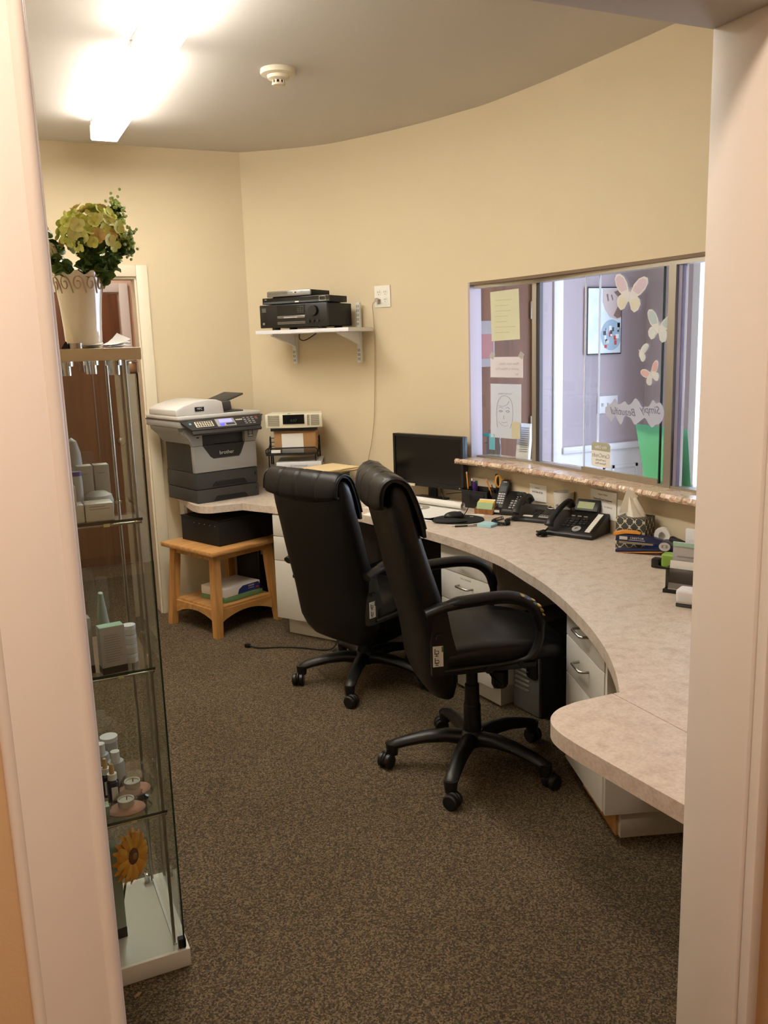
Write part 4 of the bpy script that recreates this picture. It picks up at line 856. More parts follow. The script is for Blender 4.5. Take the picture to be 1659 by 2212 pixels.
tag(B().box((0, 0, 0.001), (0.20, 0.14, 0.002)).done('loose_paper', paper, None, loc=(1.66, 4.60, 0.8925), rot=(0, 0, 0.3)), 'loose white sheet sticking out under the manila folders', 'paper')

# ================================================================ MONITOR AND DESK ITEMS
MA = math.atan2(-0.46, 0.19)
mo = thing('computer_monitor', 'black flat monitor with dark screen on the curved counter', 'monitor', (2.205, 4.235, 0.7405), MA)
B().box((0, 0.02, 0.006), (0.20, 0.12, 0.012), bev=0.005).done('stand_foot', blkpl, mo)
B().box((0, 0.055, 0.11), (0.06, 0.02, 0.20), bev=0.006).done('stand_neck', blkpl, mo)
B().box((0, 0.03, 0.216), (0.50, 0.035, 0.288), bev=0.005).done('case', blkpl, mo)
B().box((0, 0.0115, 0.222), (0.472, 0.002, 0.252)).done('screen', mat('screen_black', (7, 7, 8), 0.22, var=0.05), mo)
bz = B(); bz.b2(-0.25, 0.25, 0.006, 0.016, 0.346, 0.360); bz.b2(-0.25, 0.25, 0.006, 0.016, 0.072, 0.097); bz.b2(-0.25, -0.236, 0.006, 0.016, 0.097, 0.346); bz.b2(0.236, 0.25, 0.006, 0.016, 0.097, 0.346); bz.done('bezel', blkpl, mo)
B().cyl((0.225, 0.004, 0.082), (0.225, 0.007, 0.082), 0.003).done('power_led', paper, mo)
B().b2(-0.15, -0.09, 0.003, 0.0058, 0.070, 0.084).done('label_strip', mat('cream_label', (222, 210, 180), 0.6), mo)
B().tube(cat_rom([(0.06, 0.045, 0.07), (0.09, 0.01, 0.065), (0.12, -0.02, 0.05), (0.15, -0.03, 0.01)], 5), 0.003, 8).done('cable', blkpl, mo)
# papers: desk pad, rolled chart, sheets, disc
dp = thing('desk_pad_calendar', 'large white desk pad with its far edge rolled up, below the monitor', 'desk pad', (2.125, 4.085, 0.7405), math.radians(-70))
nr = 22; rings = []
for k in range(nr+1):
    a = k/nr; th = 4.4*PI*a; r_ = 0.022-0.012*a
    rings.append([(x, 0.0 + math.sin(th)*r_, 0.024 - math.cos(th)*r_) for x in (-0.24, 0.0, 0.25)])
B().loft([[(x, -0.26, 0.0015) for x in (-0.24, 0.0, 0.25)]] + [[(x, -0.08, 0.002) for x in (-0.24, 0.0, 0.25)]] + rings, closed=False, cap=False).done('sheet', paper, dp, smooth=60)
B().box((0.10, -0.17, 0.0008), (0.40, 0.24, 0.0012)).done('under_sheet', mat('grey_sheet', (198, 198, 194), 0.7), dp)
tag(B().prism([(-0.07, -0.05), (0.06, -0.06), (0.08, 0.05), (-0.06, 0.06)], 0, 0.0008).done('pink_note', mat('pink_paper', (236, 162, 150), 0.7), None, loc=(1.995, 4.16, 0.7432)), 'pink paper slip on the desk pad beside the disc', 'note')
tag(B().prism([(-0.05, -0.04), (0.05, -0.045), (0.055, 0.04), (-0.045, 0.045)], 0, 0.0008).done('white_note', paper, None, loc=(1.985, 4.06, 0.7436), rot=(0, 0, -0.6)), 'small white slip overlapping the disc on the desk pad', 'note')
cd = thing('compact_disc', 'silver disc lying on the desk pad', 'disc', (2.055, 4.045, 0.7431))
B().lathe([(0.0075, 0), (0.06, 0), (0.06, 0.0012), (0.0075, 0.0012), (0.0075, 0)], 40).done('disc', mat('disc_silver', (178, 178, 160), 0.22, 0.6), cd); B().lathe([(0.008, 0.0013), (0.021, 0.0013), (0.021, 0.0016), (0.008, 0.0016), (0.008, 0.0013)], 24).done('hub_ring', paper, cd)
for k, (x, y, a, lab) in enumerate(((1.80, 4.02, 0.5, 'white sheet of paper between the two chair backs'), (1.86, 3.80, -0.4, 'white sheet hanging near the counter edge below the desk pad'))):
    tag(B().box((0, 0, 0.0008), (0.20, 0.15, 0.0012)).done('paper_sheet', paper, None, loc=(x+0.05, y, 0.7405), rot=(0, 0, a)), lab, 'paper')
mp_ = thing('mouse_pad', 'black oval mouse pad with padded wrist rest', 'mouse pad', (2.075, 3.655, 0.7405), math.radians(-35))
B().lathe([(0, 0), (1.0, 0), (1.0, 0.005), (0, 0.005)], 36, Matrix.Diagonal((0.125, 0.11, 1, 1))).done('pad', blkmat, mp_)
B().sph((-0.035, -0.075, 0.010), (0.088, 0.034, 0.013), 20, 10).done('wrist_rest', blkmat, mp_)
B().b2(0.05, 0.068, 0.055, 0.060, 0.005, 0.0056).done('brand_mark', paper, mp_)
ms = thing('computer_mouse', 'black computer mouse on the oval pad', 'mouse', (2.06, 3.675, 0.7457), math.radians(-10))
B().sph((0, 0, 0.012), (0.052, 0.031, 0.024), 24, 14).done('shell', blkpl, ms); B().cyl((0.025, 0, 0.031), (0.038, 0, 0.027), 0.004).done('scroll_wheel', dgrey, ms)
B().tube(cat_rom([(0.05, 0.0, 0.01), (0.09, 0.05, 0.03), (0.13, 0.14, 0.05), (0.18, 0.28, 0.07), (0.17, 0.42, 0.05), (0.14, 0.52, 0.03)], 6), 0.0022, 8).done('cord', blkpl, ms)
pn = thing('ballpoint_pen', 'black and silver pen lying in front of the mouse pad', 'pen', (2.00, 3.50, 0.7455), math.radians(-18))
B().cyl((-0.03, 0, 0), (0.03, 0, 0), 0.0042).done('grip', blkpl, pn); B().cyl((0.03, 0, 0), (0.10, 0, 0), 0.0038).done('barrel', chrome, pn); B().cyl((-0.03, 0, 0), (-0.045, 0, 0), 0.003, 0.0008).done('tip', chrome, pn); B().cyl((0.10, 0, 0), (0.112, 0, 0), 0.0042).done('clip_end', blkpl, pn)
B().box((0.08, 0, 0.005), (0.04, 0.003, 0.001)).done('clip', blkpl, pn)
tag(B().box((0, 0, 0.0065), (0.076, 0.076, 0.013), bev=0.001).done('sticky_notes', mat('note_blue', (166, 208, 216), 0.7, var=0.02), None, loc=(2.12, 3.455, 0.7402), rot=(0, 0, math.radians(-62))), 'pad of pale blue sticky notes on the open counter', 'sticky notes')
tag(B().box((0, 0, 0.0006), (0.09, 0.06, 0.001)).done('business_card', paper, None, loc=(2.20, 3.71, 0.7405), rot=(0, 0, -0.4)), 'white card lying between mouse pad and wooden card holder', 'card')
# pen holders
def pencil(parent, p, tip, m, top, r=0.0036):
    p, tip = Vector(p), Vector(tip); q = B().cyl(p, tip, r, n=8).done('shaft', m, parent); d = (tip-p).normalized(); B().cyl(tip, tip+d*0.012, r, n=8).done('end', top, parent)
orange = mat('pencil_orange', (226, 150, 62), 0.5); eras = mat('eraser_pink', (224, 180, 160), 0.7); pur = mat('purple', (76, 50, 130), 0.4); grn = mat('green_cap', (40, 120, 80), 0.4); yel = mat('scissor_orange', (224, 168, 70), 0.4)
ph = thing('mesh_desk_caddy', 'black mesh desk caddy full of pens behind the wooden card holder', 'pen holder', (2.335, 3.885, 0.7405), math.radians(-70))
b = B(); b.b2(-0.085, 0.085, -0.045, -0.043, 0, 0.09); b.b2(-0.085, 0.085, 0.043, 0.045, 0, 0.10); b.b2(-0.085, -0.083, -0.045, 0.045, 0, 0.10); b.b2(0.083, 0.085, -0.045, 0.045, 0, 0.10); b.b2(-0.085, 0.085, -0.045, 0.045, 0, 0.003); b.b2(-0.045, -0.043, -0.045, 0.045, 0, 0.10); b.done('mesh_body', MATS['mesh_black'], ph)
B().tube([(-0.085, -0.045, 0.09), (0.085, -0.045, 0.09), (0.085, 0.045, 0.10), (-0.085, 0.045, 0.10)], 0.003, 6, closed=True).done('rim', blkmat, ph)
B().box((0.02, -0.048, 0.055), (0.09, 0.006, 0.04), bev=0.002).done('drawer_front', blkmat, ph)
def loose(name, label, cat, loc, rz, parts):
    t = thing(name, label, cat, loc, rz, 'pens and pencils in the holders')
    for (p, q, m, top, r) in parts: pencil(t, p, q, m, top, r)
    return t
loose('pencil', 'orange pencil leftmost in the black mesh caddy', 'pencil', (2.308, 3.945, 0.745), 0, [((0, 0, 0), (-0.006, 0.015, 0.165), orange, eras, 0.0038)])
loose('highlighter', 'white capped pen next to the orange pencil in the caddy', 'pen', (2.318, 3.934, 0.745), 0, [((0, 0, 0), (0.003, 0.006, 0.13), blkpl, paper, 0.0045)])
loose('marker', 'purple marker standing in the black mesh caddy', 'marker', (2.322, 3.918, 0.745), 0, [((0, 0, 0), (0.002, 0.004, 0.115), pur, pur, 0.0085)])
loose('marker', 'green capped marker behind the purple one', 'marker', (2.342, 3.925, 0.745), 0, [((0, 0, 0), (0.0, 0.006, 0.118), pur, grn, 0.0075)])
pc2 = thing('mesh_pencil_cup', 'black mesh pencil cup with scissors beside the cordless phone', 'pen holder', (2.385, 3.775, 0.7405), 0)
b = B(); n_ = 20
b.lathe([(0.030, 0), (0.042, 0.088), (0.040, 0.088), (0.028, 0.002), (0, 0.002)], 20); b.done('mesh_body', MATS['mesh_black'], pc2); B().tube([(0.042*math.cos(2*PI*k/20), 0.042*math.sin(2*PI*k/20), 0.088) for k in range(20)], 0.002, 6, closed=True).done('rim', blkmat, pc2)
loose('pencil', 'orange pencil leaning left in the mesh pencil cup', 'pencil', (2.373, 3.785, 0.745), 0, [((0, 0, 0), (-0.040, 0.025, 0.145), orange, eras, 0.0038)])
loose('pen', 'dark pen leaning beside the orange pencil', 'pen', (2.377, 3.775, 0.745), 0, [((0, 0, 0), (-0.028, 0.010, 0.115), dgrey, steel, 0.004)])
loose('marker', 'tall black marker upright in the mesh pencil cup', 'marker', (2.390, 3.79, 0.745), 0, [((0, 0, 0), (0.0, 0.012, 0.165), blkpl, blkpl, 0.009)])
loose('pen', 'white pen in front of the tall black marker', 'pen', (2.392, 3.77, 0.745), 0, [((0, 0, 0), (0.004, 0.002, 0.115), paper, blkpl, 0.0055)])
sc = thing('scissors', 'orange handled scissors standing in the mesh pencil cup', 'scissors', (2.400, 3.775, 0.745), math.radians(-30))
B().b2(-0.006, 0.006, -0.001, 0.001, 0.0, 0.10).done('blade', steel, sc)
for s_, dz_ in ((-1, 0.02), (1, 0.0)):
    B().tube([(s_*0.016+0.014*math.cos(a), 0, 0.122+dz_+0.030*math.sin(a)) for a in [2*PI*k/18 for k in range(18)]], 0.0055, 8, closed=True).done('handle_loop', yel, sc)
loose('wooden_brush', 'wooden handled tool at the right of the mesh pencil cup', 'tool', (2.408, 3.765, 0.745), 0, [((0, 0, 0), (0.022, -0.008, 0.140), mat('pale_wood', (190, 130, 84), 0.5), MATS['pale_wood'], 0.0075)])
ch_ = thing('card_holder', 'small wooden holder with yellow and white cards', 'card holder', (2.275, 3.725, 0.7405), math.radians(-55))
B().profx([(-0.032, 0.0), (0.032, 0.0), (0.032, 0.042), (-0.032, 0.026)], -0.050, -0.044).profx([(-0.032, 0.0), (0.032, 0.0), (0.032, 0.042), (-0.032, 0.026)], 0.044, 0.050).b2(-0.05, 0.05, -0.034, -0.028, 0, 0.026).b2(-0.05, 0.05, 0.028, 0.034, 0, 0.04).b2(-0.05, 0.05, -0.03, 0.03, 0, 0.004).done('holder', 'bamboo', ch_)
for k, (m_, dy) in enumerate(((mat('card_green', (170, 196, 150), 0.7), -0.018), (mat('card_yellow', (234, 204, 104), 0.7), -0.008), (MATS['card_yellow'], 0.004), (paper, 0.014))):
    B().box((0.0, dy, 0.034+0.004*k), (0.085, 0.004, 0.048), rot=(-0.35, 0, 0)).done('card', m_, ch_)
# cordless phone
cl = thing('cordless_phone_base', 'black cordless phone base with keypad and display', 'phone', (2.405, 3.635, 0.7405), math.radians(-55))
B().profx([(-0.072, 0.0), (0.06, 0.0), (0.06, 0.100), (0.045, 0.104), (-0.067, 0.028), (-0.072, 0.016)], -0.065, 0.065, bev=0.004).done('base_unit', blkpl, cl)
KM = Matrix.Translation((0.008, -0.010, 0.0672)) @ Euler((math.radians(34), 0, 0)).to_matrix().to_4x4()
def on_m(parent, name, KM, x0, x1, y0, y1, m, h=0.003, z=0.0):
    b = B(); t_ = bmesh.new(); bmesh.ops.create_cube(t_, size=1.0); bmesh.ops.scale(t_, vec=(x1-x0, y1-y0, h), verts=t_.verts); b._add(t_, KM @ Matrix.Translation(((x0+x1)/2, (y0+y1)/2, z+h/2))); return b.done(name, m, parent, smooth=0)
on_m(cl, 'display', KM, -0.022, 0.022, 0.035, 0.055, mat('lcd_dark', (52, 58, 54), 0.3))
for r_ in range(4):
    for c_ in range(4): on_m(cl, 'key', KM, -0.034+c_*0.018, -0.022+c_*0.018, -0.058+r_*0.016, -0.050+r_*0.016, lgrey if (r_+c_) % 2 else pgrey)
for k in range(5): on_m(cl, 'round_key', KM, 0.012*math.cos(k*1.26)-0.003, 0.012*math.cos(k*1.26)+0.003, 0.017+0.012*math.sin(k*1.26)-0.002, 0.017+0.012*math.sin(k*1.26)+0.002, pgrey)
on_m(cl, 'brand_strip', KM, -0.014, 0.014, 0.062, 0.066, pgrey, 0.001)
hs = thing('cordless_handset', 'slim black cordless handset standing in its phone base', 'phone handset', (2.335, 3.695, 0.7405), math.radians(-55))
HM = Matrix.Translation((0.0, 0.0, 0.032)) @ Euler((math.radians(52), 0, 0)).to_matrix().to_4x4()
B().prism(rrect(0.048, 0.17, 0.014, cy=0.07), -0.020, 0.006, HM, bev=0.004).done('shell', blkpl, hs)
on_m(hs, 'display', HM, -0.016, 0.016, 0.085, 0.115, MATS['lcd_dark'], 0.002, 0.006); on_m(hs, 'brand_strip', HM, -0.010, 0.010, 0.138, 0.142, pgrey, 0.001, 0.006)
for r_ in range(5):
    for c_ in range(3): on_m(hs, 'key', HM, -0.017+c_*0.0125, -0.008+c_*0.0125, 0.015+r_*0.013, 0.021+r_*0.013, pgrey, 0.002, 0.006)
B().box((0, -0.01, 0.016), (0.066, 0.075, 0.03), bev=0.006).done('cradle_foot', blkpl, hs); B().box((0, -0.0485, 0.018), (0.04, 0.002, 0.012)).done('white_label', paper, hs)
# corded desk phone, small
p2 = thing('corded_desk_phone', 'smaller charcoal corded phone between cordless base and large phone', 'phone', (2.400, 3.455, 0.7405), math.radians(-60))
p2g = mat('phone_charcoal', (40, 40, 40), 0.42, var=0.06)
B().profx([(-0.085, 0.0), (0.075, 0.0), (0.075, 0.060), (0.03, 0.050), (-0.075, 0.022), (-0.085, 0.014)], -0.10, 0.10, bev=0.004).done('body', p2g, p2)
K2 = Matrix.Translation((0.02, -0.025, 0.0362)) @ Euler((math.radians(15), 0, 0)).to_matrix().to_4x4()
for r_ in range(4):
    for c_ in range(3): on_m(p2, 'key', K2, -0.035+c_*0.018, -0.022+c_*0.018, -0.01+r_*0.013, -0.002+r_*0.013, ink, 0.003)
on_m(p2, 'memory_panel', K2, 0.015, 0.075, -0.045, -0.018, lgrey, 0.002)
for c_ in range(4): on_m(p2, 'memory_key', K2, 0.020+c_*0.013, 0.028+c_*0.013, -0.030, -0.026, ink, 0.004)
on_m(p2, 'name_strip', K2, -0.065, -0.015, -0.045, -0.032, paper, 0.002)
B().tube([(0.055+0.022*math.cos(a), 0.045+0.016*math.sin(a), 0.056+0.004*math.sin(a)) for a in [2*PI*k/16 for k in range(16)]], 0.0025, 6, closed=True).done('nav_ring', alum, p2)
def handset(parent, x, y0, y1, z0, z1, m, w_=0.022):
    path = cat_rom([(x, y0, z0), (x, y0+0.02, z0+0.024), (x, (y0+y1)/2, (z0+z1)/2+0.034), (x, y1-0.02, z1+0.024), (x, y1, z1)], 5); k = len(path)
    return B().tube(path, [0.017-0.006*math.sin(PI*i/(k-1)) for i in range(k)], 12, sx=1.35, side=(1, 0, 0)).done('handset', m, parent, smooth=60)
handset(p2, -0.072, -0.095, 0.07, 0.040, 0.078, p2g)
def coil(parent, pts, m, r=0.008, turns=34):
    P = cat_rom(pts, 14); n = len(P); out = []
    for i in range(turns*8):
        u = i/(turns*8-1)*(n-1); k = min(n-2, int(u)); p = P[k].lerp(P[k+1], u-k); a = 2*PI*i/8; tg = (P[k+1]-P[k]).normalized(); s_ = tg.cross(Vector((0, 0, 1))).normalized(); out.append(p + s_*r*math.cos(a) + Vector((0, 0, 1))*r*math.sin(a))
    return B().tube(out, 0.0022, 5).done('coiled_cord', m, parent)
coil(p2, [(-0.072, -0.09, 0.018), (-0.10, -0.13, 0.010), (-0.06, -0.19, 0.010), (-0.10, -0.215, 0.010), (-0.15, -0.17, 0.010), (-0.145, -0.08, 0.010)], blkpl, 0.0075, 40)
# large office phone
p3 = thing('office_phone', 'large black office phone with grey-green display, in front of the tissue box', 'phone', (2.375, 3.10, 0.7405), math.radians(-64))
B().profx([(-0.105, 0.0), (0.095, 0.0), (0.095, 0.082), (0.06, 0.088), (-0.095, 0.024), (-0.105, 0.014)], -0.115, 0.115, bev=0.004).done('body', blkpl, p3)
K3 = Matrix.Translation((0.0, -0.02, 0.0545)) @ Euler((math.radians(21.5), 0, 0)).to_matrix().to_4x4()
for r_ in range(4):
    for c_ in range(3): on_m(p3, 'key', K3, -0.052+c_*0.022, -0.036+c_*0.022, -0.045+r_*0.018, -0.034+r_*0.018, ink, 0.005)
for r_ in range(3):
    for c_ in range(2): on_m(p3, 'function_key', K3, 0.018+c_*0.019, 0.032+c_*0.019, -0.020+r_*0.018, -0.010+r_*0.018, ink, 0.005)
for c_ in range(3): on_m(p3, 'soft_key', K3, -0.045+c_*0.03, -0.028+c_*0.03, 0.043, 0.047, lgrey, 0.004)
on_m(p3, 'line_key_strip', K3, 0.072, 0.095, -0.072, 0.075, paper, 0.004)
for r_ in range(10): on_m(p3, 'line_key_gap', K3, 0.072, 0.095, -0.064+r_*0.0145, -0.0632+r_*0.0145, pink_ink, 0.0044)
B().lathe([(0.008, 0), (0.020, 0), (0.020, 0.004), (0.008, 0.004), (0.008, 0)], 24, K3 @ Matrix.Translation((0.025, -0.055, 0))).done('dial_ring', lgrey, p3)
dsp = B().box((0.005, 0.085, 0.108), (0.115, 0.03, 0.062), rot=(math.radians(-38), 0, 0), bev=0.005).done('display_head', blkpl, p3)
B().box((0.0, 0.071, 0.115), (0.078, 0.004, 0.034), rot=(math.radians(-38), 0, 0)).done('lcd', mat('lcd_green', (150, 158, 104), 0.35, var=0.05), dsp)
handset(p3, -0.092, -0.105, 0.105, 0.045, 0.100, blkpl)
kn = B()
for k in range(26): kn.tube([(0.0, 0.0, 0.0)] and [(-0.105+0.016*math.cos(a+k)+random.uniform(-.008, .008), -0.145+0.016*math.sin(a*1.3+k)+random.uniform(-.008, .008), 0.016+0.011*math.sin(a+k*2)) for a in (0, .8, 1.6, 2.4)], 0.0028, 5)
kn.tube([(-0.10, -0.145, 0.02), (-0.095, -0.11, 0.03)], 0.004, 6); kn.done('tangled_cord', blkpl, p3)
# tissue box
tb = thing('tissue_box', 'grey and cream lattice tissue box with a tissue pulled up', 'tissue box', (2.415, 2.775, 0.7405), math.radians(-62))
B().box((0, 0, 0.064), (0.125, 0.115, 0.128), bev=0.003).done('carton', 'lattice', tb)
rings = []
for k in range(9):
    u = k/8; rings.append([((0.038-0.024*u)*math.cos(q)*(1+0.28*math.sin(5*q+3*u))-0.022*u, (0.026-0.018*u)*math.sin(q)*(1+0.3*math.cos(4*q+2*u)), 0.126+0.098*u+0.012*u*math.sin(2*q)) for q in [2*PI*j/40 for j in range(40)]])
B().loft(rings).done('tissue', mat('tissue_white', (238, 232, 218), 0.9), tb, smooth=70)
B().prism([(-0.045, 0.0), (0.0, 0.012), (0.02, 0.09), (-0.03, 0.105)], -0.002, 0.002, Matrix.Translation((-0.02, -0.01, 0.135)) @ Euler((PI/2, 0.15, 0.4)).to_matrix().to_4x4()).done('tissue_fold', MATS['tissue_white'], tb)
# frosted cup
cu_ = thing('frosted_cup', 'frosted plastic cup with black plant drawing behind the phones', 'cup', (2.44, 3.30, 0.7405))
B().lathe([(0, 0), (0.036, 0), (0.048, 0.155), (0.0465, 0.155), (0.034, 0.004), (0, 0.004)], 32).done('cup', mat('frosted', (206, 204, 198), 0.6, var=0.01), cu_)
for a0 in (3.6, 5.0):
    pts = [(0.0435*math.cos(a0+0.18*math.sin(k*0.9)), 0.0435*math.sin(a0+0.18*math.sin(k*0.9)), 0.03+0.012*k) for k in range(7)]
    B().tube(cat_rom([(p[0]*(0.87+0.07*i/3), p[1]*(0.87+0.07*i/3), p[2]) for i, p in enumerate(pts)], 3), 0.0012, 5).done('vine_print', ink, cu_)
    for k, p in enumerate(pts[:6]):
        rr = 0.0375+0.012*p[2]/0.155; a = a0+0.18*math.sin(k*0.9)+0.13*(-1)**k
        B().tube([(rr*math.cos(a+0.10*math.cos(q)), rr*math.sin(a+0.10*math.cos(q)), p[2]+0.008*math.sin(q)) for q in [2*PI*j/10 for j in range(10)]], 0.0012, 5, closed=True).done('leaf_print', ink, cu_)
# notes taped under the sill
def wall_note(label, y0, y1, z0, z1, lines, name='taped_note'):
    i = min(range(len(WALL)), key=lambda k: abs(WALL[k].y-(y0+y1)/2)); tt = (WALL[i+1]-WALL[i-1]).normalized(); xm = WALL[i].x + tt.x/tt.y*((y0+y1)/2-WALL[i].y)
    t = thing(name, label, 'note', (xm-0.004, (y0+y1)/2, z0), math.atan2(tt.y, tt.x)); w_ = abs(y1-y0); h_ = z1-z0
    B().loft([[(x, 0.0-0.004*math.sin(PI*(x/w_+0.5)), z) for x in [w_*(k/6-0.5) for k in range(7)]] for z in (0, h_)], closed=False, cap=False).done('sheet', paper, t)
    for (tx, tz, sz) in lines: text('handwriting', tx, sz, ink if sz > 0.011 else pink_ink, t, (0, -0.0046, tz), (PI/2, 0, 0))
wall_note('small white card with a phone number, taped under the sill', 3.60, 3.475, 0.812, 0.895, [('610-566-0126', 0.045, 0.014), ('Referral', 0.066, 0.010)])
wall_note('larger white notice with printed lines, taped behind the large phone', 3.16, 2.99, 0.80, 0.925, [('Surgery Patient', 0.108, 0.010), ('Patient/Email Surgeons', 0.085, 0.013), ('800-522-9001   for delivery', 0.055, 0.011)])
wall_note('pale yellow slip taped beside the larger notice', 2.985, 2.93, 0.83, 0.90, [])
# stapler, tape, green sharpener, brochure holder, white pod
stp = thing('open_stapler', 'navy and orange long stapler standing open beside the tissue box', 'stapler', (2.35, 2.665, 0.7405), math.radians(-55))
stp.scale = (1.0, 1.0, 0.80)
navy = mat('navy_plastic', (26, 34, 74), 0.35, var=0.06); org = mat('orange_rubber', (222, 150, 50), 0.5)
B().box((0.0, 0, 0.020), (0.20, 0.036, 0.016), rot=(0, -0.13, 0), bev=0.005).done('lower_arm', navy, stp); B().box((0.0, 0, 0.010), (0.18, 0.034, 0.006), rot=(0, -0.12, 0), bev=0.002).done('base_strip', org, stp)
ua = B().profy([(-0.10, 0.062), (-0.095, 0.088), (-0.05, 0.096), (0.05, 0.088), (0.10, 0.072), (0.105, 0.05), (0.06, 0.058), (-0.06, 0.060)], -0.018, 0.018, bev=0.003).done('upper_arm', navy, stp)
B().profy([(-0.108, 0.084), (-0.06, 0.100), (0.0, 0.102), (-0.02, 0.112), (-0.07, 0.114), (-0.11, 0.100)], -0.017, 0.017, bev=0.003).done('finger_grip', org, stp)
B().b2(-0.085, 0.05, -0.012, 0.012, 0.048, 0.060).done('magazine', steel, stp)
B().cyl((0.098, -0.024, 0.052), (0.098, 0.024, 0.052), 0.026, n=28).done('hinge_disc', navy, stp); pd = B().cyl((0.098, -0.026, 0.052), (0.098, -0.0235, 0.052), 0.022, n=28).done('hinge_cap', pgrey, stp)
B().b2(0.086, 0.110, -0.0272, -0.0255, 0.046, 0.060).done('cap_print', pink_ink, pd); B().cyl((0.098, -0.0275, 0.053), (0.098, -0.0265, 0.053), 0.005).done('cap_print', pgrey, pd)
lg_ = B().b2(-0.082, -0.050, -0.0188, -0.0178, 0.070, 0.086).done('logo_block', pgrey, ua); text('logo_lettering', 'CRESTOR', 0.013, paper, ua, (-0.012, -0.0188, 0.080), (PI/2, 0, 0)); B().b2(-0.045, 0.02, -0.0188, -0.0178, 0.069, 0.071).done('print_line', paper, ua)
tp = thing('tape_dispenser', 'blue tape dispenser with white roll behind the stapler', 'tape dispenser', (2.44, 2.64, 0.7405), math.radians(-68))
B().profy([(-0.07, 0.0), (0.07, 0.0), (0.07, 0.03), (0.045, 0.055), (-0.04, 0.05), (-0.075, 0.03)], -0.022, 0.022, bev=0.004).done('body', mat('tape_blue', (40, 66, 140), 0.35), tp)
B().lathe([(0.015, -0.009), (0.034, -0.009), (0.034, 0.009), (0.015, 0.009), (0.015, -0.009)], 32, Matrix.Translation((0.0, 0, 0.068)) @ Euler((PI/2, 0, 0)).to_matrix().to_4x4()).done('tape_roll', paper, tp)
s2 = thing('black_stapler', 'black stapler leaning behind the brochure holder', 'stapler', (2.43, 2.49, 0.7405), math.radians(-75))
B().box((0, 0, 0.055), (0.16, 0.028, 0.02), rot=(0, 0.25, 0), bev=0.006).done('upper_arm', blkpl, s2); B().box((0.02, 0, 0.008), (0.15, 0.034, 0.015), bev=0.004).done('base', blkpl, s2); B().box((0.06, 0, 0.028), (0.03, 0.028, 0.04), bev=0.004).done('hinge', blkpl, s2)
gs = thing('green_sharpener', 'lime green pencil sharpener on black base beside the brochure holder', 'sharpener', (2.285, 2.425, 0.7405), math.radians(-60))
B().box((0.01, 0, 0.033), (0.085, 0.045, 0.054), bev=0.010, seg=3).done('body', mat('lime', (128, 166, 62), 0.4, var=0.03), gs); B().box((-0.01, 0.008, 0.006), (0.12, 0.055, 0.011), bev=0.004).done('base', blkpl, gs); B().cyl((-0.033, 0, 0.036), (-0.0325, 0, 0.036), 0.008).done('hole', ink, gs); B().box((-0.055, 0.0, 0.02), (0.03, 0.04, 0.03), bev=0.006).done('dial', blkpl, gs)
bh = thing('brochure_holder', 'clear acrylic holder with cards in a dark pocket at the counter right end', 'card holder', (2.105, 2.175, 0.7405), math.radians(-62))
smoke = glass_mat('smoked_acrylic', (0.25, 0.23, 0.21), 0.1)
B().b2(-0.05, 0.055, 0.03, 0.034, 0.0, 0.175).done('back_plate', MATS['clear_plastic'], bh); B().b2(-0.045, 0.05, 0.022, 0.028, 0.01, 0.165).done('brochure', mat('brochure_grey', (188, 186, 186), 0.6), bh); B().b2(-0.045, 0.05, 0.020, 0.0225, 0.150, 0.165).done('teal_band', mat('mint_print', (168, 206, 186), 0.6), bh)
B().b2(-0.05, 0.055, -0.03, -0.026, 0.0, 0.085).b2(-0.05, -0.046, -0.03, 0.03, 0.0, 0.085).b2(0.051, 0.055, -0.03, 0.03, 0.0, 0.085).done('front_pocket', smoke, bh); B().b2(-0.055, 0.06, -0.04, 0.04, 0.0, 0.012).done('foot', blkpl, bh)
B().box((0.004, -0.018, 0.058), (0.09, 0.006, 0.10), rot=(-0.2, 0, 0)).done('card_stack', paper, bh); B().b2(-0.03, 0.03, 0.0212, 0.0225, 0.115, 0.118).done('print_line', pink_ink, bh)
wp = thing('white_device', 'small white rounded device cut off by the doorway edge', 'device', (2.005, 2.045, 0.7405), math.radians(-60))
B().box((0.02, 0, 0.034), (0.11, 0.06, 0.05), bev=0.012, seg=3).done('shell', white_p, wp); B().box((0.02, 0, 0.006), (0.106, 0.056, 0.012), bev=0.003).done('base', dgrey, wp)
tag(B().box((0, 0, 0.06), (0.06, 0.012, 0.12), bev=0.004).done('desk_sign', white_p, None, loc=(2.42, 2.455, 0.7505), rot=(0, 0, -1.2)), 'white upright sign edge showing above the brochure holder', 'sign')
tag(B().prism([(-0.04, 0.0), (0.04, -0.04), (0.06, 0.03), (0.0, 0.04)], 0, 0.002).done('paper_corner', paper, None, loc=(1.235, 1.205, 0.7403)), 'white paper corner on the counter return beside the door jamb', 'paper')

# ================================================================ THINGS ON AND BEHIND THE GLASS
GA = math.atan2((G1-G0).y, (G1-G0).x)                     # local x along the left pane, local +y = lobby side
pap_y = mat('yellow_pad_paper', (224, 218, 184), 0.8, var=0.02); pap_p = mat('pinkish_paper', (236, 226, 228), 0.8, var=0.01); pap_b = mat('bluish_paper', (222, 226, 238), 0.8, var=0.01)
tape_m = mat('clear_tape', (188, 180, 174), 0.3)
def pane_sheet(name, label, cat, x0, x1, z0, z1, m, skew=0.0):
    t = thing(name, label, cat, (G0.x, G0.y, 0), GA)
    nx = 6; rings = []
    for z in [z0+(z1-z0)*k/4 for k in range(5)]:
        rings.append([(x0+(x1-x0)*k/nx+skew*(z-z0), 0.0085+0.0015*math.sin(5*z+k), z+0.006*(k/nx)*(1 if skew else 0)) for k in range(nx+1)])
    B().loft(rings, closed=False, cap=False).done('sheet', m, t)
    return t
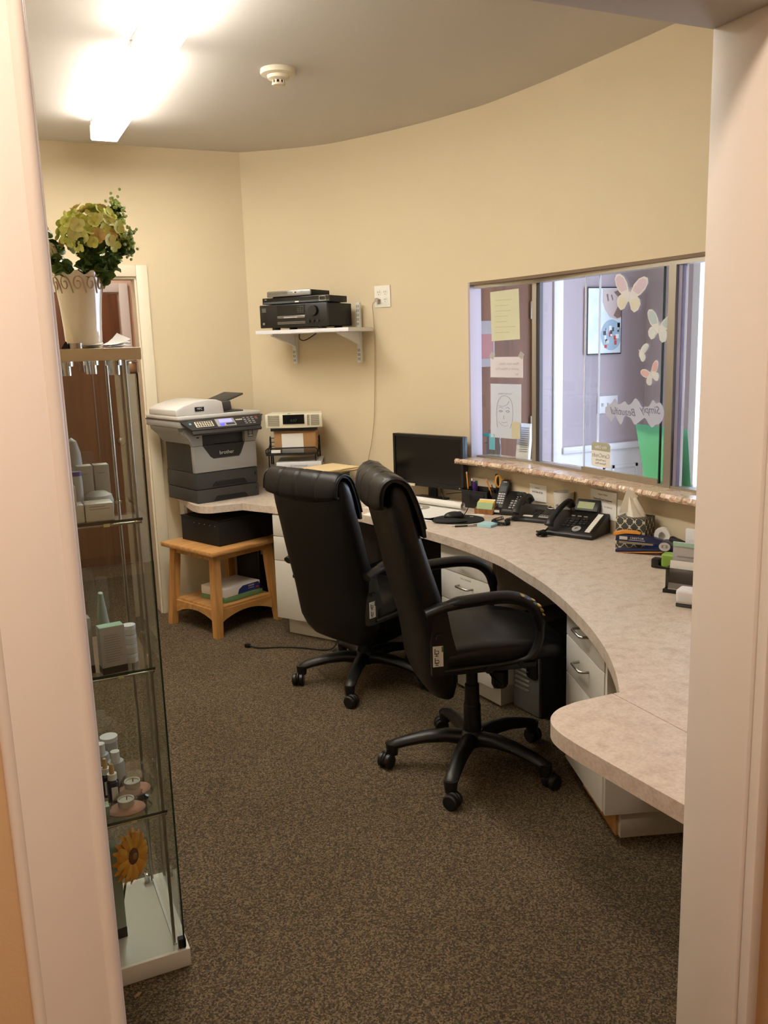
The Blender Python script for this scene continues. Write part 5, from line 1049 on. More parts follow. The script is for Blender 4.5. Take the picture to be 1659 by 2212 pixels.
t = pane_sheet('taped_letter', 'yellow handwritten sheet, topmost on the left glass panel', 'paper', 0.095, 0.290, 1.596, 1.845, pap_y, -0.03)
for k in range(7): B().b2(0.125, 0.125+random.uniform(0.08, 0.14), 0.006, 0.0066, 1.80-k*0.027, 1.802-k*0.027).done('handwritten_line', mat('pencil_grey', (196, 186, 140), 0.8), t)
t = pane_sheet('taped_notice', 'small white half sheet notice taped in the middle of the left glass', 'paper', 0.085, 0.311, 1.41, 1.515, pap_p)
for k, s_ in enumerate(('Please make checks', 'payable to Pelham Med', 'Spa')): text('notice_lettering', s_, 0.017, mat('faint_grey', (206, 196, 196), 0.8), t, (0.285, 0.0060, 1.480-k*0.026), (PI/2, 0, 0), mirror=True, align='LEFT')
for x in (0.10, 0.30): B().box((x, 0.0075, 1.522), (0.03, 0.0008, 0.03), rot=(0, 0.6, 0)).done('tape_piece', tape_m, t)
t = pane_sheet('taped_drawing', 'white sheet with a drawn face, lowest on the left glass panel', 'paper', 0.085, 0.300, 1.095, 1.377, pap_b)
pen = mat('light_pencil', (176, 180, 194), 0.8)
def stroke(pts, r=0.0011): B().tube(cat_rom([(x, 0.0060, z) for x, z in pts], 4), r, 5).done('pencil_stroke', pen, t)
stroke([(0.135, 1.15), (0.128, 1.22), (0.138, 1.28), (0.165, 1.312), (0.20, 1.315), (0.23, 1.295), (0.243, 1.25), (0.24, 1.19), (0.225, 1.15)]); stroke([(0.145, 1.265), (0.175, 1.262), (0.205, 1.272), (0.218, 1.29)]); stroke([(0.145, 1.18), (0.165, 1.165), (0.19, 1.158), (0.21, 1.165)], 0.0008)
for x in (0.160, 0.208): stroke([(x-0.012, 1.236), (x, 1.241), (x+0.012, 1.236), (x, 1.231), (x-0.012, 1.236)], 0.0016); stroke([(x-0.014, 1.252), (x, 1.257), (x+0.014, 1.250)], 0.0012)
stroke([(0.183, 1.215), (0.179, 1.20), (0.186, 1.196)]); stroke([(0.165, 1.180), (0.184, 1.176), (0.204, 1.182)])
text('heading', 'Your Face Wellness', 0.012, pen, t, (0.19, 0.0058, 1.327), (PI/2, 0, 0), mirror=True)
t = thing('leaflet_stack', 'stack of printed leaflets in a clear stand outside the left glass', 'leaflets', (2.522, 3.785, 0.9855), GA)
B().box((0, 0.03, 0.095), (0.085, 0.020, 0.185), rot=(-0.12, 0, 0), bev=0.001).done('leaflets', paper, t); B().box((0.0, 0.014, 0.05), (0.095, 0.003, 0.10), rot=(-0.12, 0, 0)).done('clear_front', MATS['clear_plastic'], t); B().b2(-0.048, 0.048, 0.005, 0.07, 0, 0.004).done('clear_base', MATS['clear_plastic'], t)
for k in range(12): B().box((0.008, 0.0185-0.012*(0.165-0.01*k-0.095)*0+0.0, 0.165-0.011*k), (0.055, 0.0012, 0.0035), rot=(-0.12, 0, 0)).done('print_line', pink_ink, t, loc=(0, -0.12*-(0.07-0.011*k), 0))
tag(B().box((0, 0, 0), (0.055, 0.001, 0.085)).done('sticky_memo', mat('memo_beige', (206, 198, 168), 0.7), None, loc=(G0.x+(G1-G0).normalized().x*0.275-0.006, G0.y+(G1-G0).normalized().y*0.275-0.002, 1.143), rot=(0, 0, GA)), 'beige memo slip stuck low on the left glass panel', 'note')
sz = thing('hand_sanitizer', 'clear sanitizer bottle with teal pump on the sill behind the glass', 'sanitizer', (2.482, 3.985, 0.9855), GA)
sz.scale = (1.15, 1.15, 1.22)
teal = mat('teal_plastic', (42, 150, 172), 0.4, var=0.02)
B().lathe([(0, 0), (1.0, 0), (1.05, 0.03), (1.0, 0.09), (0.72, 0.115), (0.3, 0.122), (0, 0.122)], 24, Matrix.Diagonal((0.042, 0.026, 1, 1))).done('bottle', glass_mat('gel', (0.62, 0.78, 0.84), 0.05), sz)
B().lathe([(0, 0.120), (0.013, 0.120), (0.013, 0.135), (0.011, 0.150), (0.004, 0.155), (0.004, 0.175), (0, 0.175)], 18).done('pump_collar', teal, sz); B().tube([(0, 0, 0.172), (0, 0, 0.182), (0.012, 0, 0.184), (0.024, 0, 0.179)], 0.0048, 8).done('pump_nozzle', teal, sz)
B().b2(0.0, 0.034, -0.0275, -0.0262, 0.035, 0.105).done('back_label', mat('aqua_label', (120, 196, 208), 0.5), sz); B().b2(-0.036, 0.0, -0.0275, -0.0262, 0.092, 0.105).done('teal_band', teal, sz)
text('label_lettering', 'PURELL', 0.009, mat('label_blue', (60, 70, 120), 0.5), sz, (-0.018, -0.0275, 0.062), (PI/2, 0, 0), mirror=True); B().box((-0.008, -0.0278, 0.068), (0.006, 0.0008, 0.006), rot=(0, 0.7, 0)).done('red_mark', mat('red_print', (190, 50, 40), 0.5), sz)
tag(B().b2(-0.06, 0.06, 0, 0.03, 0, 0.07, bev=0.002).done('card_rack', mat('rack_grey', (108, 98, 100), 0.5), None, loc=(2.60, 3.86, 0.9855), rot=(0, 0, GA)), 'grey card rack on the outer ledge beside the sanitizer', 'card rack')
# butterflies on the sliding glass (X = const plane, local x to the right as seen from the office)
def on_glass(name, label, cat, y, z, grp=None):
    p = gl(y); return thing(name, label, cat, (p.x-0.020, y, z), -PI/2+0.012, grp)
WING = [(0.0, 0.02), (0.03, 0.10), (0.10, 0.28), (0.22, 0.43), (0.36, 0.50), (0.47, 0.47), (0.50, 0.36), (0.44, 0.20), (0.33, 0.06), (0.24, 0.0), (0.32, -0.06), (0.36, -0.18), (0.31, -0.32), (0.20, -0.40), (0.10, -0.34), (0.03, -0.18), (0.0, -0.12)]
def butterfly(label, y, z, s, tilt, cu, clow, crim, folded=False):
    t = on_glass('butterfly_decal', label, 'decal', y, z, 'butterfly decals on the glass')
    for sd in ((-1, 1) if not folded else (1,)):
        up_ = [(sd*x*s*1.25, zz*s) for x, zz in WING]
        R_ = Euler((0, tilt, 0)).to_matrix()
        def put(name, pts, th0, th1, m):
            b = B(); b.profy(pts, th0, th1); b.bm.transform(R_.to_4x4()); return b.done(name, m, t, smooth=0)
        w_ = put('wing', up_, -0.0012, 0.0, crim)
        for nm, lo_, hi_, m_ in (('upper_cell', 2, 9, cu), ('lower_cell', 10, 16, clow)):
            seg_ = WING[lo_-1:hi_+1]; cx_ = sum(p[0] for p in seg_)/len(seg_); cz_ = sum(p[1] for p in seg_)/len(seg_)
            o = put(nm, [(sd*s*1.25*(cx_+(p[0]-cx_)*0.80), s*(cz_+(p[1]-cz_)*0.80)) for p in seg_], -0.0018, -0.0010, m_); o.parent = w_
    b = B(); b.sph((0, -0.001, -0.02*s), (0.025*s, 0.0015, 0.15*s), 10, 8)
    for sd in (-1, 1): b.tube([(0, -0.001, 0.1*s), (sd*0.05*s, -0.001, 0.2*s)], 0.0012, 5)
    b.bm.transform(Euler((0, tilt, 0)).to_matrix().to_4x4()); b.done('body', crim, t)
rimw = mat('decal_rim', (214, 214, 214), 0.6, var=0.05); lil = mat('decal_lilac', (206, 188, 202), 0.6, var=0.08, scale=120); cre = mat('decal_cream', (212, 208, 192), 0.6, var=0.06, scale=120); pal = mat('decal_blue', (178, 196, 200), 0.6, var=0.08, scale=120); pnk = mat('decal_pink', (214, 174, 176), 0.6, var=0.06); whi = mat('decal_white', (206, 212, 214), 0.6, var=0.05)
butterfly('largest butterfly decal, lilac and cream, high on the glass', 2.965, 1.768, 0.165, 0.15, lil, cre, rimw)
butterfly('pale blue-grey butterfly decal at the right edge of the sliding glass', 2.785, 1.628, 0.130, 0.22, pal, whi, rimw)
butterfly('small white butterfly decal with folded wings', 2.895, 1.527, 0.085, 0.0, whi, whi, rimw, True)
butterfly('small pink butterfly decal below the white one', 2.82, 1.440, 0.090, -0.45, pnk, whi, rimw)
t = on_glass('lettering_decal', 'pale cut-out decal with mirrored script lettering low on the glass', 'decal', 2.925, 1.285)
out = []
random.seed(3)
topz = [0.01, 0.02, 0.035, 0.055, 0.03, 0.035, 0.045, 0.03, 0.04, 0.062, 0.05, 0.025, 0.028, 0.03, 0.06, 0.045, 0.05, 0.02]; botz = [-0.01, -0.035, -0.05, -0.02, -0.045, -0.06, -0.02, -0.02, -0.03, -0.055, -0.045, -0.03, -0.02, -0.045, -0.06, -0.045, -0.04, -0.01]
W_ = 0.36
for k, z in enumerate(topz): out.append((-W_/2+W_*k/17, z*0.9))
for k in range(17, -1, -1): out.append((-W_/2+W_*k/17, botz[k]*0.9-0.005))
out = [(p.x, p.y) for p in cat_rom(out, 5)]
B().profy(out, -0.001, 0.0).done('backing', mat('decal_lavender', (184, 188, 210), 0.6, var=0.03), t, smooth=0)
text('script_lettering', 'Simply', 0.045, mat('decal_ink', (110, 116, 146), 0.6), t, (0.105, -0.0014, 0.012), (PI/2, 0, 0), mirror=True, shear=0.35); text('script_lettering', 'Beautiful', 0.045, MATS['decal_ink'], t, (-0.06, -0.0014, -0.005), (PI/2, 0, 0), mirror=True, shear=0.35)
t = on_glass('payment_sticker', 'rounded grey and white payment plan sticker at the foot of the glass', 'sticker', 3.130, 1.079)
B().profy(rrect(0.128, 0.112, 0.014), -0.001, 0.0).done('card', paper, t, smooth=0)
B().profy([(-0.064, 0.018), (0.064, 0.018), (0.064, 0.042), (0.060, 0.050), (0.050, 0.056), (-0.050, 0.056), (-0.060, 0.050), (-0.064, 0.042)], -0.0016, -0.0009).done('header_band', mat('sage', (170, 172, 150), 0.6), t, smooth=0)
text('sticker_lettering', 'We Offer', 0.021, paper, t, (0, -0.0020, 0.034), (PI/2, 0, 0), mirror=True); text('sticker_lettering', 'CareCredit', 0.026, mat('sage_grey', (140, 144, 140), 0.6), t, (0, -0.0014, -0.004), (PI/2, 0, 0), mirror=True); text('sticker_lettering', 'Low Monthly', 0.013, MATS['sage_grey'], t, (0, -0.0014, -0.024), (PI/2, 0, 0), mirror=True); text('sticker_lettering', 'Payment Plans', 0.013, MATS['sage_grey'], t, (0, -0.0014, -0.039), (PI/2, 0, 0), mirror=True)
t = thing('green_sign_sheet', 'green paper in a slanted clear sign holder outside the glass', 'sign', (2.60, 2.82, 0.9855), -PI/2)
green = mat('green_paper', (110, 205, 150), 0.6, var=0.02)
B().profy([(-0.180, 0.237), (0.13, 0.235), (0.16, 0.0), (-0.115, 0.006)], -0.003, -0.0015).done('sheet', green, t, smooth=0); B().profy([(-0.190, 0.243), (0.14, 0.241), (0.17, 0.0), (-0.122, 0.0)], -0.001, 0.001).done('clear_holder', MATS['clear_plastic'], t, smooth=0); B().b2(-0.12, 0.17, 0.0, 0.06, 0.0, 0.003).done('holder_foot', MATS['clear_plastic'], t)
B().b2(0.075, 0.088, -0.02, -0.017, 0.03, 0.13).done('door_pull', MATS['clear_plastic'], t)
# flowers outside the right pane
vf = thing('glass_vase', 'clear glass vase at the right end of the outer ledge', 'vase', (2.66, 2.585, 0.9855))
B().lathe([(0.0, 0), (0.034, 0), (0.030, 0.05), (0.033, 0.13), (0.031, 0.13), (0.028, 0.05), (0.031, 0.004), (0, 0.004)], 24).done('glass', MATS['clear_plastic'], vf)
fl = thing('pink_silk_flowers', 'bunch of pink silk flowers in the glass vase', 'flowers', (2.66, 2.585, 0.99))
pk = [mat('petal_pink', (196, 110, 140), 0.7, var=0.1), mat('petal_cream', (226, 196, 180), 0.7, var=0.06), mat('petal_rose', (176, 70, 104), 0.7, var=0.1)]; lf = mat('leaf_dark', (62, 84, 54), 0.6, var=0.15); stem = mat('stem_dark', (74, 48, 46), 0.7)
random.seed(5)
for k in range(16):
    a = k*2.4; r_ = 0.012+0.035*random.random(); z = 0.12+0.17*(k/15); c = Vector((r_*math.cos(a), r_*math.sin(a)*1.1, z)); b = B()
    for j in range(6): q = j*PI/3+k; b.sph(c+Vector((0.014*math.cos(q), 0.014*math.sin(q), 0.003*math.sin(q*2))), (0.014, 0.010, 0.007), 8, 6, rot=(random.uniform(-.6, .6), random.uniform(-.6, .6), q))
    b.done('blossom', pk[k % 3], fl)
for k in range(12):
    a = k*1.7; c = Vector((0.045*math.cos(a), 0.055*math.sin(a), 0.16+0.013*k)); B().sph(c, (0.017, 0.010, 0.003), 8, 6, rot=(random.uniform(-.8, .8), random.uniform(-.8, .8), a)).done('leaf', lf, fl)
for k in range(6): B().tube([(0.006*math.cos(k), 0.006*math.sin(k), 0.01), (0.012*math.cos(k*2), 0.012*math.sin(k*2), 0.13), (0.035*math.cos(k*2.3), 0.035*math.sin(k*2.3), 0.24)], 0.0022, 6).done('stem', stem, fl)
B().tube([(0, 0.01, 0.2), (0.0, 0.035, 0.28), (0.0, 0.05, 0.325)], 0.0018, 6).done('stem', stem, fl); B().sph((0, 0.055, 0.33), (0.004, 0.022, 0.014), 8, 6).done('leaf', lf, fl)
# lobby wall: picture and switch plate
pf = thing('framed_poster', 'black framed skincare poster with a face on the lobby wall', 'picture', (3.772, LY-0.001, 1.487))
B().b2(-0.142, 0.142, -0.022, 0.0, 0.0, 0.432, bev=0.002).done('frame', blkpl, pf)
m, N, L, b_ = nodes_mat('poster_print'); tc = N.new('ShaderNodeTexCoord'); sp_ = N.new('ShaderNodeSeparateXYZ'); L.new(tc.outputs['Object'], sp_.inputs[0]); nz = N.new('ShaderNodeTexNoise'); nz.inputs['Scale'].default_value = 9; L.new(tc.outputs['Object'], nz.inputs['Vector'])
r_ = ramp(N, [(0.3, (226, 232, 236)), (0.7, (196, 212, 220))]); L.new(nz.outputs['Fac'], r_.inputs[0]); L.new(r_.outputs[0], b_.inputs['Base Color']); b_.inputs['Roughness'].default_value = 0.25
pp = B().b2(-0.134, 0.134, -0.0235, -0.021, 0.008, 0.424).done('print', 'poster_print', pf)
def flat(pts, m_, y=-0.0242, nm='print_shape'): return B().profy(pts, y, -0.0230).done(nm, m_, pp, smooth=0)
skin = mat('print_skin', (196, 176, 170), 0.4, var=0.06, scale=30); brn = mat('print_brown', (120, 92, 80), 0.4, var=0.1)
flat([(-0.02, 0.42), (0.134, 0.42), (0.134, 0.235), (0.10, 0.225), (0.04, 0.24), (0.0, 0.29), (-0.02, 0.34)], skin); flat([(0.07, 0.40), (0.134, 0.42), (0.134, 0.24), (0.10, 0.232), (0.07, 0.25), (0.10, 0.30), (0.115, 0.36)], brn, -0.0246)
flat([(0.01, 0.385), (0.022, 0.34), (0.03, 0.345), (0.022, 0.39)], brn, -0.0248); flat([(0.045, 0.38), (0.06, 0.345), (0.066, 0.35), (0.055, 0.385)], brn, -0.0248)
flat([(0.055+0.085*math.cos(a), 0.125+0.10*math.sin(a)) for a in [2*PI*k/28 for k in range(28)] if 0.055+0.085*math.cos(a) < 0.134], mat('print_blue', (150, 176, 192), 0.4, var=0.08, scale=60), -0.0246)
random.seed(11)
for k in range(22):
    x = random.uniform(-0.01, 0.115); z = random.uniform(0.05, 0.19); w_ = random.uniform(0.006, 0.012); h_ = random.uniform(0.01, 0.02); flat([(x-w_, z-h_), (x+w_, z-h_), (x+w_*1.1, z+h_), (x-w_*1.1, z+h_)], [pgrey, paper, dgrey, MATS['print_blue'], pgrey, MATS['red_print']][k % 6 if k else 5], -0.0250-0.0002*(k % 5), 'product_shape')
sw = thing('switch_plate', 'white triple switch plate on the lobby wall below the poster', 'switch', (3.823, LY-0.001, 1.155))
B().box((0, -0.004, 0), (0.165, 0.008, 0.115), bev=0.002).done('plate', white_p, sw)
for x in (-0.046, 0, 0.046): B().box((x, -0.010, 0), (0.010, 0.012, 0.022), rot=(0.3, 0, 0)).done('toggle', pgrey, sw)
ps = thing('lobby_poster', 'narrow pale poster with red print on the brown lobby door', 'poster', (2.94, LY+0.018, 1.44)); B().b2(-0.14, 0.012, -0.003, -0.001, 0.0, 0.28).done('sheet', mat('poster_grey', (150, 142, 142), 0.7), ps); B().b2(-0.12, 0.002, -0.004, -0.003, 0.05, 0.20).done('red_print', MATS['rose_print'], ps)

# ================================================================ CABINET CONTENTS
pb = mat('product_white', (214, 210, 200), 0.5, var=0.02); pb2 = mat('product_grey', (178, 178, 174), 0.5, var=0.03)
def pbox(label, x, y, z, w_, d_, h_, m_, rz=0.0, lines=0, dark=None, group='skincare boxes in the cabinet', top=None):
    t = thing('product_box', label, 'box', (x, y, z+0.0006), rz, group)
    B().b2(-w_/2, w_/2, -d_/2, d_/2, 0, h_, bev=0.0012).done('carton', m_, t)
    if dark: B().b2(-w_/2-0.0003, w_/2+0.0003, -d_/2-0.0003, d_/2+0.0003, 0.0004, dark).done('dark_band', mat('carton_dark', (44, 40, 38), 0.5), t)
    if top: B().b2(-w_/2+0.001, w_/2-0.001, -d_/2+0.001, d_/2-0.001, h_, h_+0.0006).done('top_print', top, t)
    for k in range(lines): B().b2(-w_*0.36, w_*0.36*random.uniform(0.5, 1), -d_/2-0.0005, -d_/2, h_*0.82-k*0.006, h_*0.82-k*0.006+0.0014).done('print_line', pink_ink, t)
    return t
def jar(label, x, y, z, r_, h_, m_, cap, ch=0.012, cr=None, group='jars and bottles in the cabinet', nm='product_jar', cat='jar'):
    t = thing(nm, label, cat, (x, y, z+0.0006), 0, group); B().lathe([(0, 0), (r_, 0), (r_, h_*0.9), (r_*0.9, h_), (0, h_)], 20).done('body', m_, t); cr = cr or r_*1.02
    B().lathe([(0, h_), (cr, h_), (cr, h_+ch), (0, h_+ch)], 20).done('lid', cap, t); return t
s3, s2_, s1 = 1.208, 0.828, 0.44
pbox('white box at the front of the top shelf, right one', 0.232, 2.150, s3, 0.064, 0.06, 0.042, pb, lines=2)
pbox('white box at the front of the top shelf, left of its twin', 0.165, 2.150, s3, 0.064, 0.06, 0.042, pb, lines=2)
pbox('small white box stacked on the left front box, top shelf', 0.152, 2.150, s3+0.0432, 0.062, 0.055, 0.044, pb, lines=2)
pbox('tall white carton at the back right of the top shelf', 0.262, 2.29, s3, 0.036, 0.04, 0.115, pb2, lines=1)
pbox('tall white carton second from right on the top shelf', 0.222, 2.29, s3, 0.036, 0.04, 0.115, pb2, lines=1)
pbox('tall white carton partly behind the left door jamb', 0.178, 2.30, s3, 0.036, 0.04, 0.11, pb2)
jar('slim white tube with blue band on the top shelf', 0.195, 2.215, s3, 0.014, 0.10, pb2, mat('blue_band', (70, 66, 150), 0.4), 0.01, nm='product_tube', cat='tube')
t = thing('white_dome_bottle', 'tall white bottle with rounded top on the top shelf', 'bottle', (0.205, 2.36, s3+0.0006), 0, 'jars and bottles in the cabinet'); B().lathe([(0, 0), (0.022, 0), (0.022, 0.10), (0.02, 0.14), (0.012, 0.17), (0, 0.18)], 20).done('bottle', pb2, t); B().lathe([(0.0222, 0.02), (0.0224, 0.02), (0.0224, 0.06), (0.0222, 0.06)], 20).done('label_wrap', paper, t)
t = thing('white_dome_jar', 'low white domed jar behind the front box, top shelf', 'jar', (0.245, 2.235, s3+0.0006), 0, 'jars and bottles in the cabinet'); B().lathe([(0, 0), (0.034, 0), (0.036, 0.03), (0, 0.03)], 24).done('body', pb2, t); B().lathe([(0.036, 0.03), (0.032, 0.045), (0.018, 0.054), (0, 0.056)], 24).done('lid', pb2, t)
pbox('upright lilac-white carton with dark foot on the second shelf', 0.232, 2.135, s2_, 0.060, 0.035, 0.118, mat('carton_lilac', (186, 180, 178), 0.5), 0.12, lines=12, dark=0.018, top=mat('mint_print', (168, 206, 186), 0.6))
pbox('grey upright carton at the left on the second shelf', 0.168, 2.16, s2_, 0.04, 0.035, 0.14, pb2, 0.1, dark=0.02)
for k in range(4): jar(['lowest', 'second lowest', 'third', 'topmost'][k]+' small white jar of the stack beside the lilac carton', 0.282, 2.185, s2_+k*0.0245, 0.017, 0.014, pb, white_p, 0.009, group='stacked small jars')
t = thing('cone_tube', 'pale green cone-shaped tube at the back of the second shelf', 'tube', (0.238, 2.34, s2_+0.0006), 0, 'jars and bottles in the cabinet'); B().loft([[(0.021*math.cos(q)*(1-0.9*u)+0.004*u*math.cos(q), 0.021*math.sin(q)*(1-0.35*u), 0.022+0.125*u) for q in [2*PI*j/18 for j in range(18)]] for u in (0, .25, .5, .75, 1)]).done('tube', mat('pale_green', (176, 190, 176), 0.5), t); B().lathe([(0, 0), (0.020, 0), (0.020, 0.022), (0, 0.022)], 18).done('cap', pb, t)
jar('white pump jar at the left on the third shelf', 0.200, 2.34, s1, 0.022, 0.085, pb2, white_p, 0.03, 0.012)
jar('grey-white pump jar beside it on the third shelf', 0.232, 2.30, s1, 0.023, 0.075, pb2, white_p, 0.028, 0.012)
jar('pale jar with wide collar on the third shelf', 0.228, 2.385, s1, 0.022, 0.10, pb2, white_p, 0.012, 0.024)
pbox('teal carton at the back of the third shelf', 0.212, 2.42, s1, 0.06, 0.03, 0.085, mat('teal_carton', (70, 110, 112), 0.5))
for k, (x, y) in enumerate(((0.212, 2.225), (0.200, 2.265))):
    t = thing('dropper_bottle', ['dark blue dropper bottle with white label, front one', 'dark blue dropper bottle half hidden behind the other'][k], 'bottle', (x, y, s1+0.0006), 0, 'dropper bottles'); B().lathe([(0, 0), (0.0155, 0), (0.0155, 0.055), (0.009, 0.064), (0, 0.064)], 20).done('bottle', mat('cobalt', (28, 26, 58), 0.2), t); B().lathe([(0, 0.062), (0.012, 0.062), (0.012, 0.078), (0, 0.078)], 18).done('collar', paper, t); B().lathe([(0, 0.078), (0.0065, 0.078), (0.007, 0.09), (0.005, 0.104), (0, 0.107)], 14).done('rubber_bulb', mat('bulb_tan', (206, 172, 118), 0.6), t); B().b2(-0.006, 0.010, -0.0165, -0.0152, 0.008, 0.045).done('label', paper, t)
bag = glass_mat('cellophane', (0.86, 0.86, 0.86), 0.10, 1.8)
for k, (x, y, a) in enumerate(((0.262, 2.235, 0.2), (0.232, 2.145, -0.1))):
    t = thing('bagged_candle', ['pink puff with white tealight in cellophane, rear one', 'pink puff with white tealight in cellophane at the shelf front'][k], 'bagged candle', (x, y, s1+0.0006), a, 'bagged candles')
    B().sph((0, 0, 0.012), (0.048, 0.036, 0.012), 20, 10).done('pink_puff', mat('puff_pink', (206, 158, 138), 0.8, var=0.08), t); B().lathe([(0, 0.018), (0.020, 0.018), (0.021, 0.040), (0.018, 0.040), (0.017, 0.036), (0, 0.036)], 24).done('tealight', pb, t); B().cyl((0.002, 0, 0.036), (0.003, 0.001, 0.046), 0.0012, n=6).done('wick', ink, t)
    random.seed(20+k); n_ = 26; rings = []
    for i in range(6):
        u = i/5; rings.append([((0.060-0.030*u)*math.cos(q)*(1+0.16*math.sin(5*q+i)+random.uniform(-.06, .06))+0.012*u, (0.046-0.022*u)*math.sin(q)*(1+0.16*math.cos(4*q+i)+random.uniform(-.06, .06)), 0.002+0.052*u+random.uniform(-.003, .003)) for q in [2*PI*j/n_ for j in range(n_)]])
    B().loft(rings).done('cellophane_bag', bag, t, smooth=20)
pbox('greenish carton at the left front of the third shelf', 0.180, 2.15, s1, 0.02, 0.03, 0.035, mat('mint_carton', (160, 176, 160), 0.5))
sf = thing('silk_sunflower', 'orange silk sunflower standing in the bottom of the cabinet', 'flower', (0.238, 2.20, 0.051), 0)
random.seed(9); oy = [mat('petal_orange', (226, 146, 30), 0.6, var=0.12, scale=80), mat('petal_amber', (236, 168, 48), 0.6, var=0.12, scale=80)]
yaw = 0.80
FM = Matrix.Translation((0, 0, 0.235)) @ Euler((math.radians(82), 0, yaw)).to_matrix().to_4x4()
for k in range(34):
    a = k*2*PI/17+(0.18 if k >= 17 else 0)+random.uniform(-.04, .04); r_ = 0.073 if k < 17 else 0.062; zz = 0.0 if k < 17 else 0.006
    b = B(); rings = []
    for u, w_, dz_ in ((0.018, 0.0045, 0), (0.030, 0.0075, 0.004), (0.045, 0.0088, 0.005), (0.060, 0.0075, 0.002), (1.0, 0.0022, -0.004)):
        rr = min(u, r_) if u < 1 else r_; rings.append([(rr*math.cos(a)-s_*w_*math.sin(a), rr*math.sin(a)+s_*w_*math.cos(a), zz+dz_+(0.0015 if s_ == 0 else 0)) for s_ in (-1, 0, 1)])
    b.loft(rings, closed=False, cap=False); b.bm.transform(FM); b.done('petal', oy[k % 2], sf, smooth=60)
b = B(); b.sph((0, 0, 0.006), (0.022, 0.022, 0.008), 20, 10); b.bm.transform(FM); b.done('flower_centre', mat('seed_brown', (110, 54, 18), 0.8, var=0.25, scale=200), sf)
b = B(); b.sph((0, 0, 0.012), (0.010, 0.010, 0.004), 14, 8); b.bm.transform(FM); b.done('centre_button', mat('seed_tan', (140, 100, 50), 0.8, var=0.2), sf)
B().tube([(0, 0.004, 0.235), (-0.01, 0.012, 0.20), (-0.03, 0.015, 0.10), (-0.036, 0.012, 0.006)], 0.003, 8).done('stem', lf, sf)
t = thing('tall_carton', 'pale green tall carton behind the sunflower on the cabinet floor', 'box', (0.178, 2.235, 0.0506), 0.1); B().b2(-0.03, 0.03, -0.03, 0.03, 0, 0.26, bev=0.001).done('carton', mat('sage_carton', (150, 160, 142), 0.5), t); B().b2(-0.0303, 0.0303, -0.0303, 0.0303, 0.0005, 0.03).done('dark_band', MATS['carton_dark'], t)
tag(B().sph((0, 0, 0.002), (0.012, 0.005, 0.002), 10, 6).done('carpet_scrap', mat('scrap_tan', (150, 116, 74), 0.8), None, loc=(0.205, 2.035, 0.0), rot=(0, 0, 0.6)), 'small tan scrap on the carpet below the cabinet base', 'scrap')

# ================================================================ VASE ON THE CABINET
vz = CT+0.0006
vs = thing('ceramic_vase', 'white ceramic vase with scalloped patterned rim on top of the glass cabinet', 'vase', (0.246, 2.24, vz))
rings = []; n_ = 48
for r_, z in ((0.040, 0), (0.042, 0.004), (0.044, 0.05), (0.048, 0.10), (0.053, 0.145), (0.057, 0.165), (0.0585, 0.174), (0.0545, 0.174), (0.050, 0.145), (0.044, 0.10), (0.036, 0.01)):
    sc_ = 0.0055 if z > 0.16 else 0.0015 if z > 0.14 else 0
    rings.append([((r_+sc_*0.5*math.sin(10*q))*math.cos(q), (r_+sc_*0.5*math.sin(10*q))*math.sin(q), z+sc_*math.sin(10*q)) for q in [2*PI*j/n_ for j in range(n_)]])
B().loft(rings).done('vase_body', mat('glazed_white', (226, 216, 196), 0.15, var=0.02, coat=0.4), vs, smooth=60)
scr = mat('scroll_brown', (186, 162, 136), 0.4, var=0.08)
for k in range(11):
    a = 2*PI*k/11; b = B()
    def sp_pt(da, z):
        r_ = 0.0505+(z-0.13)*0.165+0.0012; return (r_*math.cos(a+da), r_*math.sin(a+da), z)
    b.tube(cat_rom([sp_pt(0.24*math.cos(q)*(1-q/11), 0.149+0.019*math.sin(q)*(1-q/11)) for q in [0.6*j for j in range(15)]], 2), 0.0016, 5); b.tube(cat_rom([sp_pt(0.24, 0.149), sp_pt(0.30, 0.135), sp_pt(0.34, 0.128)], 3), 0.0016, 5); b.done('scroll_relief', scr, vs)
random.seed(21)
hy = thing('hydrangea_bloom', 'large yellow-green hydrangea bloom in the ceramic vase', 'flower', (0.283, 2.22, vz+0.145))
hp = [mat('hydrangea_lime', (226, 230, 126), 0.6, var=0.08, scale=60), mat('hydrangea_pale', (238, 238, 160), 0.6, var=0.08, scale=60), mat('hydrangea_peach', (236, 206, 140), 0.6, var=0.08, scale=60)]
pet = B(); rings = []
for r_, w_, z in ((0.0, 0.002, 0), (0.006, 0.0085, 0.001), (0.012, 0.0125, 0.003), (0.018, 0.0105, 0.006), (0.022, 0.003, 0.008)): rings.append([(r_, -w_, z+0.002), (r_, 0, z), (r_, w_, z+0.002)])
pet.loft(rings, closed=False, cap=False); tmpl = pet.bm
tme = bpy.data.meshes.new('floret'); fb = bmesh.new()
for j in range(4):
    c_ = tmpl.copy(); c_.transform(Matrix.Rotation(j*PI/2, 4, 'Z') @ Matrix.Translation((0, 0, 0.0008*(j % 2)))); m_ = bpy.data.meshes.new('x'); c_.to_mesh(m_); c_.free(); fb.from_mesh(m_); bpy.data.meshes.remove(m_)
bmesh.ops.create_icosphere(fb, subdivisions=1, radius=0.002, matrix=Matrix.Translation((0, 0, 0.003))); fb.to_mesh(tme); fb.free(); tmpl.free()
tme.polygons.foreach_set('use_smooth', [True]*len(tme.polygons))
tms = []
for m_ in hp: q = tme.copy(); q.materials.append(m_); tms.append(q)
nF = 78
